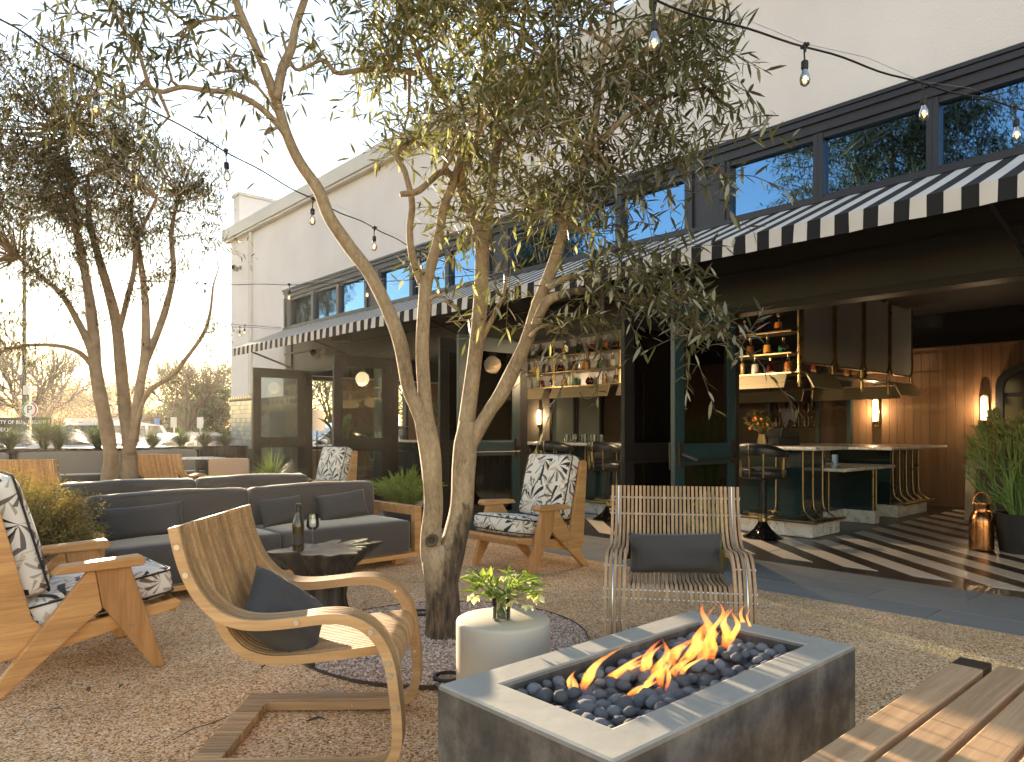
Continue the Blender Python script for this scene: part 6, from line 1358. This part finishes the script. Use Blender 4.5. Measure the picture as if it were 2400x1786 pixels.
SUV = ([(-2.35, .32), (-2.42, .6), (-2.3, .86), (-1.75, 1.00), (-1.2, 1.06), (2.1, 1.1), (2.35, 1.06), (2.4, .7), (2.35, .34)], [(-1.35, 1.05), (-.45, 1.58), (.0, 1.72), (1.4, 1.72), (2.0, 1.62), (2.3, 1.08)], 1.07)
def park(px, d, rz, kind, name, label, paint, dz=0):
    p = D(px, 1010, d); return car(name, label, (p.x, p.y, -.216), rz, 4.6, 1.85 if kind is SUV else 1.78, kind[0], kind[1], kind[2], paint)
park(185, 20.3, 0.0, SUV, 'parked_car', 'white family car with dark windows at the left, nose to the left', CARW)
park(410, 18.6, 0.05, SED, 'parked_car', 'pale silver saloon car in front, behind the tree trunks', CARS)
park(640, 24.5, 0.0, SED, 'parked_car', 'white saloon car farthest right, partly hidden by the tiled corner', CARW)
park(490, 27, 0.1, SED, 'parked_car', 'dark saloon car farther back between the grass clumps', CARK)
park(790, 21, 0.0, SUV, 'parked_car', 'white car seen through the end window of the restaurant', CARW)
vn = thing('white_van', 'white box van far away in the car park haze left of the trunks', 'van', D(212, 1010, 46)); vn.location.z = -.216
obj('van_body', MB().rbox(3.6, 1.9, 1.8, .12, (3, 3, 3), 0, (.5, 0, 1.35)), CARW, vn, smooth=40); mb = MB(); mb.prism([(-2.2, .4), (-2.2, .95), (-1.75, 1.1), (-1.32, 1.75), (-1.3, .4)], -.9, .9); obj('cab', mb, CARW, vn, bevel=.05)
mb = MB(); mb.add([(-1.76, -.8, 1.16), (-1.76, .8, 1.16), (-1.40, .75, 1.66), (-1.40, -.75, 1.66)], [(0, 1, 2, 3)]); obj('windscreen', mb, CARGL, vn)
for x in (-1.4, 1.5):
    for s in (-1, 1): obj('wheel', MB().lathe([(.1, -.11), (.34, -.11), (.36, 0), (.34, .11), (.1, .11)], 18), TYRE, vn, smooth=40, loc=(x, s*.85, .36), rot=(PI/2, 0, 0))

# ================================================================== SIGNS, LAMP POST
def rawpos(px, py, d): return D(px, py, d)
SGN = mat('charcoal_sign_board', (.030, .036, .038), rough=.5); LET = mat('white_lettering', (.75, .75, .73), rough=.5)
p = D(38, 1020, 23); fs = thing('car_park_sign', 'dark car park sign board with white lettering behind the white car', 'sign', (p.x, p.y, -.216)); yaw = -TH
sgx = W(1, 0); fs.rotation_euler = (0, 0, math.atan2(sgx.y, sgx.x))
mb = MB(); mb.box(-2.2, 1.1, -.04, .04, .75, 1.90); obj('sign_board', mb, SGN, fs, bevel=.006)
for x in (-1.6, .5): mb = MB(); mb.box(x-.05, x+.05, .0, .08, 0, .75); obj('sign_post', mb, BLACKP, fs)
for txt, sz, x, z, al in (('CITY OF BURLINGAME', .165, 1.02, 1.74, 'RIGHT'), ('PUBLIC', .19, -.08, 1.50, 'RIGHT'), ('LOT', .19, .16, 1.31, 'RIGHT')):
    me = text_mesh(txt, sz, .004, al, LET); obj('lettering', me, None, fs, loc=(x, -.046, z), rot=(PI/2, 0, 0))
lpz = D(57, 1010, 22); lp = thing('lamp_post', 'tall slim dark lamp post at the far left, in the car park', 'lamp post', (lpz.x, lpz.y, -.216))
mb = MB().lathe([(.16, 0), (.16, .25), (.075, .4), (.06, 3), (.05, 8.4)], 14); obj('post', mb, BLACKP, lp, smooth=50); mb = MB(); mb.bar((0, 0, 8.35), (1.1, 0, 8.5), .06); mb.box(.8, 1.5, -.14, .14, 8.42, 8.54); obj('lamp_arm', mb, BLACKP, lp)
p = D(70, 960, 21.6); ps = thing('parking_sign', 'round white parking sign with a P and a red and green rim', 'sign', (p.x, p.y, p.z)); ps.rotation_euler = fs.rotation_euler
obj('disc', MB().lathe([(.215, -.012), (.235, -.01), (.235, .01), (.215, .012)], 40), mat('sign_white', (.78, .78, .76), rough=.4), ps, smooth=40, rot=(PI/2, 0, 0))
for a0, a1, c in ((-1.3, 1.3, (.50, .09, .06)), (1.75, 4.0, (.08, .28, .10))):
    mb = MB(); k = 16
    for i in range(k+1):
        a = a0+(a1-a0)*i/k
        for r in (.172, .226): mb.v += [(r*math.cos(a), -.017, r*math.sin(a))]
    for i in range(k): mb.f.append((i*2, i*2+1, i*2+3, i*2+2))
    obj('rim_band', mb, mat('rim_red' if a0 < 0 else 'rim_green', c, rough=.4), ps)
obj('lettering', text_mesh('P', .33, .004, 'CENTER', mat('sign_brown', (.10, .07, .03), rough=.5)), None, ps, loc=(0, -.021, -.01), rot=(PI/2, 0, 0))
mb = MB(); mb.box(-.02, .02, .015, .05, -p.z-.2, .75); obj('sign_post', mb, STEEL, ps); mb = MB(); mb.box(-.20, -.03, -.01, .01, .45, .72); obj('notice_plate', mb, mat('pale_plate', (.6, .58, .52), rough=.5), ps)
for px, py, d, c, lb in ((407, 988, 32, (.6, .6, .58), 'small white notice on a post in front of the evergreens, left one'), (469, 989, 30, (.65, .65, .62), 'small white notice on a post in front of the evergreens, right one'), (368, 990, 34, (.10, .22, .5), 'small blue disabled bay sign in the car park, right of the trunks'), (326, 992, 36, (.10, .22, .5), 'small blue disabled bay sign seen between the trunks and the thin branch')):
    p = D(px, py, d); s = thing('bay_sign', lb, 'sign', (p.x, p.y, -.216), fs.rotation_euler.z); mb = MB(); mb.box(-.13, .13, -.01, .01, p.z-.05, p.z+.41); obj('plate', mb, mat('plate_%d' % px, c, rough=.5), s); mb = MB(); mb.box(-.025, .025, .012, .05, 0, p.z+.4); obj('post', mb, STEEL, s)

# ================================================================== BACKGROUND TREES
def bgtree(name, label, px, d, h, w, leafm, seed, bare=False, trunk=.22, n=2600, ls=.28, barkm=None, base=.25, cat='tree', tall=1.0):
    p = D(px, 1010, d); t = thing(name, label, cat, (p.x, p.y, -.216), seed, 'trees beyond the car park'); rr = random.Random(seed); tm_ = MB(); tips = []
    def br(a, dr, l, r, lev):
        b = a+dr*l; m_ = (a+b)/2+Vector((rr.gauss(0, .05), rr.gauss(0, .05), 0))*l; tm_.tube([tuple(a), tuple(m_), tuple(b)], [r, r*.8, r*.6], 5 if lev > 1 else 4, cap=False)
        if lev == 0: tips.append(b); return
        for _ in range(4 if bare and lev > 2 else rr.choice((2, 3, 3))): br(b, (dr+Vector((rr.gauss(0, .42), rr.gauss(0, .42), rr.gauss(.12, .3)))).normalized(), l*rr.uniform(.6, .85), r*.58, lev-1)
    nb = 5 if bare else 4; tm_.tube([(0, 0, 0), (0, 0, h*base)], [trunk, trunk*.85], 8)
    for i in range(nb):
        a = 2*PI*i/nb+rr.random(); br(Vector((0, 0, h*base)), Vector((math.cos(a)*.55*w/h*1.4, math.sin(a)*.55*w/h*1.4, 1)).normalized(), h*(.27 if bare else .24), trunk*.6, 5 if bare else 3)
    obj('trunk', tm_, barkm or mat('hazy_bark_%d' % seed, (.10, .07, .045), rough=.95), t, smooth=60)
    if leafm:
        lb = MB(); cl = [(Vector((rr.gauss(0, .33)*w, rr.gauss(0, .33)*w, h*(base+.1+(1-base-.12)*rr.random()**.9))), rr.uniform(.10, .22)*w) for _ in range(34)]+[(q, .16*w) for q in tips[:30]]
        for _ in range(n):
            c, r = rr.choice(cl); u = Vector((rr.gauss(0, .5), rr.gauss(0, .5), rr.gauss(0, .42)))*r; lb.leaf(c+u, Vector((rr.uniform(-1, 1), rr.uniform(-1, 1), rr.uniform(-.6, .6))), Vector((rr.uniform(-1, 1), rr.uniform(-1, 1), 1)), ls*rr.uniform(.6, 1.3), ls*.5)
        obj('crown', lb, leafm, t)
    return t
EVG = leafmat('evergreen_leaf', (.05, .06, .02), (.06, .07, .025), (.085, .085, .03), trans=.25); PINK = leafmat('pink_blossom', (.42, .26, .26), (.42, .27, .26), (.50, .33, .32), trans=.4); TANL = leafmat('bronze_bud', (.16, .10, .04), (.16, .1, .04), (.2, .13, .05), trans=.4)
bgtree('bare_tree', 'tall bare spreading tree at the far left beyond the cars', 85, 44, 7.6, 6.0, None, 3, True, .26, base=.14)
bgtree('bare_tree', 'bare thin branched tree in front of the evergreens, right of the trunks', 440, 38, 5.0, 3.6, None, 9, True, .15, base=.28)
bgtree('blossom_tree', 'low pink blossoming tree behind the round parking sign', 120, 40, 3.1, 4.8, PINK, 12, False, .14, 4200, .10, base=.2)
bgtree('evergreen_tree', 'rounded dark evergreen just right of the twin trunks', 402, 50, 4.7, 4.6, EVG, 5, False, .2, 5200, .26, base=.12)
bgtree('evergreen_tree', 'broad dark evergreen in the middle of the far group', 452, 54, 5.1, 5.0, EVG, 6, False, .2, 5200, .26, base=.12)
bgtree('evergreen_tree', 'dark evergreen half hidden by the white corner of the restaurant', 520, 52, 6.4, 4.6, EVG, 8, False, .2, 5200, .26, base=.12)
bgtree('evergreen_tree', 'low dark evergreen beside the blue bay signs', 350, 56, 3.6, 4.2, EVG, 18, False, .2, 3600, .26, base=.1)
bgtree('hazy_tree', 'pale hazy tree far away between the tree trunks', 190, 88, 7.5, 8, TANL, 22, False, .3, 4200, .4, base=.2)
bgtree('hazy_tree', 'pale hazy tree far away left of the twin trunks', 110, 96, 8.0, 9, TANL, 23, False, .3, 4200, .4, base=.2)
bgtree('hazy_tree', 'pale hazy flat topped tree far away between the twin trunks', 262, 98, 8.6, 9, EVG, 24, False, .3, 4200, .4, base=.3)
bgtree('hazy_tree', 'pale hazy tree at the far left edge', 15, 92, 7.2, 9, TANL, 25, False, .3, 4200, .4, base=.2)
bgtree('evergreen_tree', 'evergreen seen through the end windows of the restaurant', 800, 34, 6.5, 7, EVG, 31, False, .2, 5200, .22, base=.08)
mb = MB(); k = 70
for i in range(k+1):
    x = -120+200*i/k; z = 3.2+2.4*mnoise.noise(Vector((x*.05, 2, 0)))+1.6*mnoise.noise(Vector((x*.16, 7, 0)))
    mb.v += [(x, 128+6*mnoise.noise(Vector((x*.1, 0, 0))), -.25), (x, 131, max(1.5, z)), (x, 140, -.25)]
for i in range(k): mb.f += [(i*3, i*3+3, i*3+4, i*3+1), (i*3+1, i*3+4, i*3+5, i*3+2)]
struct('hills', mb, mat('wooded_hill', (.055, .055, .03), (.09, .08, .04), 1.5, rough=1, bump=.5), smooth=60)

# ================================================================== STRING LIGHTS
BULBG = glass_thin('bulb_glass', (1, .92, .78), .55); FIL = emis('glowing_filament', (1, .48, .15), 1.9)
bg = MB().lathe([(.012, 0), (.0135, -.012), (.022, -.032), (.0255, -.052), (.021, -.072), (.01, -.082), (.0, -.084)], 16, caps=False).mesh('bulb_glass', BULBG, 60)
fi = MB(); fi.tube([(.007*math.cos(q*1.9), .007*math.sin(q*1.9), -.026-.0035*q) for q in range(11)], .0042, 5); fi = fi.mesh('filament', FIL, 60)
sk = MB().lathe([(.006, .045), (.0145, .04), (.0175, .034), (.0175, .004), (.0145, -.004), (.012, -.006)], 14).mesh('socket', RUB, 50)
def strand(name_lb, pts, bulbs, cat='string lights', wire=True, rad=.0052):
    root = thing('string_light', name_lb, cat, pts[0], 0, 'festoon strings over the patio'); O = -Vector(pts[0])
    pl = [Vector(q) for q in cr([tuple(p) for p in pts], 10)]
    mb = MB(); mb.tube([tuple(q+Vector((0, 0, .006*math.sin(i*.9)))) for i, q in enumerate(pl)], rad, 6); obj('cable', mb, CABLE, root, loc=O, smooth=60)
    if wire:
        mb = MB()
        for a, b in zip(pts[:-1], pts[1:]): mb.tube([tuple(a+Vector((0, 0, .012))), tuple((a+b)/2+Vector((0, 0, .045))), tuple(b+Vector((0, 0, .012)))], .0013, 4)
        obj('support_wire', mb, STEEL, root, loc=O)
    for q in bulbs:
        q = Vector(q); h = MB(); h.tube([(0, 0, .0), (.004, 0, -.03), (.002, 0, -.075)], .0042, 6); h.lathe([(.006, -.03), (.011, .0), (.009, .012), (.004, .02)], 8); h.bar((-.022, 0, .002), (.022, 0, .002), .014)
        d = obj('dropper', h, RUB, root, loc=q+O, smooth=50, rot=(R.uniform(-.06, .06), R.uniform(-.06, .06), R.random()*3))
        s = obj('socket', sk, None, d, loc=(.002, 0, -.115)); g = obj('bulb', bg, None, d, loc=(.002, 0, -.118)); f = obj('filament', fi, None, d, loc=(.002, 0, -.118))
        for c in (): pass
    return root
SA = [(Q(-180, -70, 3.2)), (Q(-60, 0, 3.5)), Q(0, 40, 3.65), Q(213, 172, 3.95), Q(490, 328, 4.85), Q(678, 432, 5.6), Q(812, 494, 6.3), Q(911, 545, 7.0), Q(1000, 580, 7.6), Q(1075, 605, 8.2)]
strand('festoon string sloping from the upper left corner behind the olive stems to the facade', SA, [SA[3], SA[4], SA[5], SA[6], SA[7]])
SB = [Q(1150, -150, 2.75), Q(1419, 0, 3.05), Q(1745, 100, 3.55), Q(2000, 182, 3.95), Q(2201, 232, 4.25), Q(2420, 300, 4.6), Q(2600, 330, 4.9)]
strand('festoon string crossing the stucco wall at the upper right', SB, [SB[1]+Vector((0, 0, -.015)), SB[2], SB[3], SB[4]])
SC = [Q(-60, 590, 10.2), Q(150, 603, 9.9), Q(322, 610, 9.6), Q(445, 615, 9.3), Q(627, 617, 9.0), Q(797, 611, 8.8), Q(950, 603, 8.7), Q(1090, 592, 8.7)]
strand('festoon string running level behind the tree, in front of the clerestory', SC, [SC[2], SC[3], SC[4], SC[5], SC[6]])
fac = Vector((6.36, 14.05, 3.33)); SD = [Q(340, 700, 15), Q(432, 706, 14.6), Q(520, 709, 14.3), fac]; SE = [Q(340, 690, 16), Q(440, 698, 15.6), Q(531, 705, 15), fac+Vector((0, 0, .03))]
strand('short festoon string meeting the left end of the clerestory, lower of two', SD, [SD[0], SD[2]]); strand('short festoon string meeting the left end of the clerestory, upper of two', SE, [SE[2]])

# ================================================================== WALL FITTINGS
def camera_dome(loc, rz, lb, m, s=1):
    t = thing('security_camera', lb, 'security camera', loc, rz); obj('bracket', MB().lathe([(.05*s, 0), (.05*s, .015*s), (.03*s, .03*s)], 16), m, t, smooth=40, rot=(0, -PI/2, 0)); mb = MB(); mb.tube([(-.02*s, 0, 0), (-.09*s, 0, -.02*s)], .018*s, 8); obj('arm', mb, m, t)
    b = obj('housing', MB().lathe([(.055*s, -.07*s), (.06*s, -.05*s), (.06*s, .06*s), (.045*s, .075*s)], 20), m, t, smooth=40, loc=(-.13*s, 0, -.03*s), rot=(0, .35, -.5)); b.rotation_euler = (PI/2-.2, 0, -.9)
    obj('lens_dome', MB().lathe([(.05*s*math.cos(a), .06*s+.05*s*math.sin(a)) for a in [PI/2*i/7 for i in range(8)]], 20), mat('dark_lens', (.008, .008, .01), rough=.05), b, smooth=60); return t
camera_dome((6.415, 16.3, 4.98), 0, 'small grey security camera high on the white corner of the building', mat('grey_housing', (.22, .21, .20), rough=.4))
camera_dome((6.43, 12.35, 2.72), 0, 'beige domed security camera under the awning above the far door leaf', mat('beige_housing', (.42, .36, .28), rough=.45), 1.35)
sp_ = thing('outdoor_speaker', 'black wedge speaker hanging under the awning near the far doors', 'loudspeaker', (6.0, 10.9, 2.86), .3); mb = MB(); mb.prism([(-.12, -.1), (.12, -.1), (.08, .1), (-.08, .1)], -.14, .14); obj('cabinet', mb, BLACKP, sp_, bevel=.01); mb = MB(); mb.bar((0, 0, .1), (0, 0, .26), .03); mb.bar((0, 0, .24), (.42, -.13, .24), .03); obj('bracket', mb, BLACKP, sp_)
# uplights in the gravel, tree stake cable
for px, py, lb in ((1050, 1592, 'black round ground uplight at the corner of the fire pit'), (985, 1440, 'black round ground uplight behind the olive trunk'), (772, 1640, 'pale round ground uplight at the near rim of the gravel bed')):
    p = G(px, py, .02); u = thing('ground_uplight', lb, 'uplight', (p.x, p.y, .012)); obj('ring', MB().lathe([(.075, -.05), (.075, .026), (.06, .03), (.055, .01), (.0, .008)], 26), RUB if px != 772 else CONCT, u, smooth=40); obj('lens', MB().lathe([(.054, .014), (.0, .016)], 20, caps=False), mat('uplight_lens_%d' % px, (.35, .24, .14), rough=.15), u)
# fallen leaves on the granite
RL = random.Random(40); flm = []
for q in range(4):
    mb = MB(); k = 6; w = .009+.004*q/3; cu = .3+.3*q
    for i in range(k+1): t = i/k; z = .004+.012*cu*math.sin(PI*t)*(t if q % 2 else 1-t)+.004*t; ww = w*math.sin(PI*min(1, t*.94+.03))+.0004; x = -.035+.07*t; mb.v += [(x, -ww, z+.004), (x, 0, z), (x, ww, z+.003)]
    for i in range(k): b = i*3; mb.f += [(b, b+3, b+4, b+1), (b+1, b+4, b+5, b+2)]
    flm.append(mb.mesh('fallen_leaf', mat('dry_leaf_%d' % q, ((.10, .07, .035), (.16, .11, .05), (.065, .06, .03), (.12, .13, .10))[q], rough=.8), 60))
i = 0
while i < 30:
    d = 2.3+4.6*RL.random(); r = d*(RL.random()*1.25-.66); p = W(r, d)
    if p.x > 5.15 or (1.3 < p.x < 2.8 and 1.05 < p.y < 1.9) or math.hypot(p.x-TREE[0], p.y-TREE[1]) < .3: continue
    o = tag(obj('fallen_leaf', RL.choice(flm), None, loc=(p.x, p.y, .012), rot=(0, 0, RL.random()*6.28)), 'dry fallen olive leaf lying on the gravel', 'leaf', 'fallen leaves on the gravel'); o.scale = (RL.uniform(.6, 1.15),)*3; i += 1
tgp = G(470, 1712); tg = tag(obj('fallen_twig', MB().tube([tuple(tgp+Vector((-.12, -.05, .012))), tuple(tgp+Vector((-.03, .0, .016))), tuple(tgp+Vector((.06, .015, .012))), tuple(tgp+Vector((.16, .05, .014)))], [.0012, .0024, .002, .001], 6), BARKD), 'thin dry twig lying on the granite behind the chair base', 'twig')
# ================================================================== HAZE
mb = MB(); mb.box(-172, 172, -172, 172, -1.3, 14)
hz = obj("haze", mb, [])
m = bpy.data.materials.new('haze_air'); m.use_nodes = True; nt = m.node_tree; nt.nodes.remove(nt.nodes['Principled BSDF'])
pv = nt.nodes.new('ShaderNodeVolumePrincipled'); pv.inputs['Color'].default_value = (1, .93, .82, 1); pv.inputs['Density'].default_value = .00038; pv.inputs['Anisotropy'].default_value = .72
nt.links.new(pv.outputs[0], nt.nodes['Material Output'].inputs['Volume']); hz.data.materials.append(m); hz['kind'] = 'stuff'
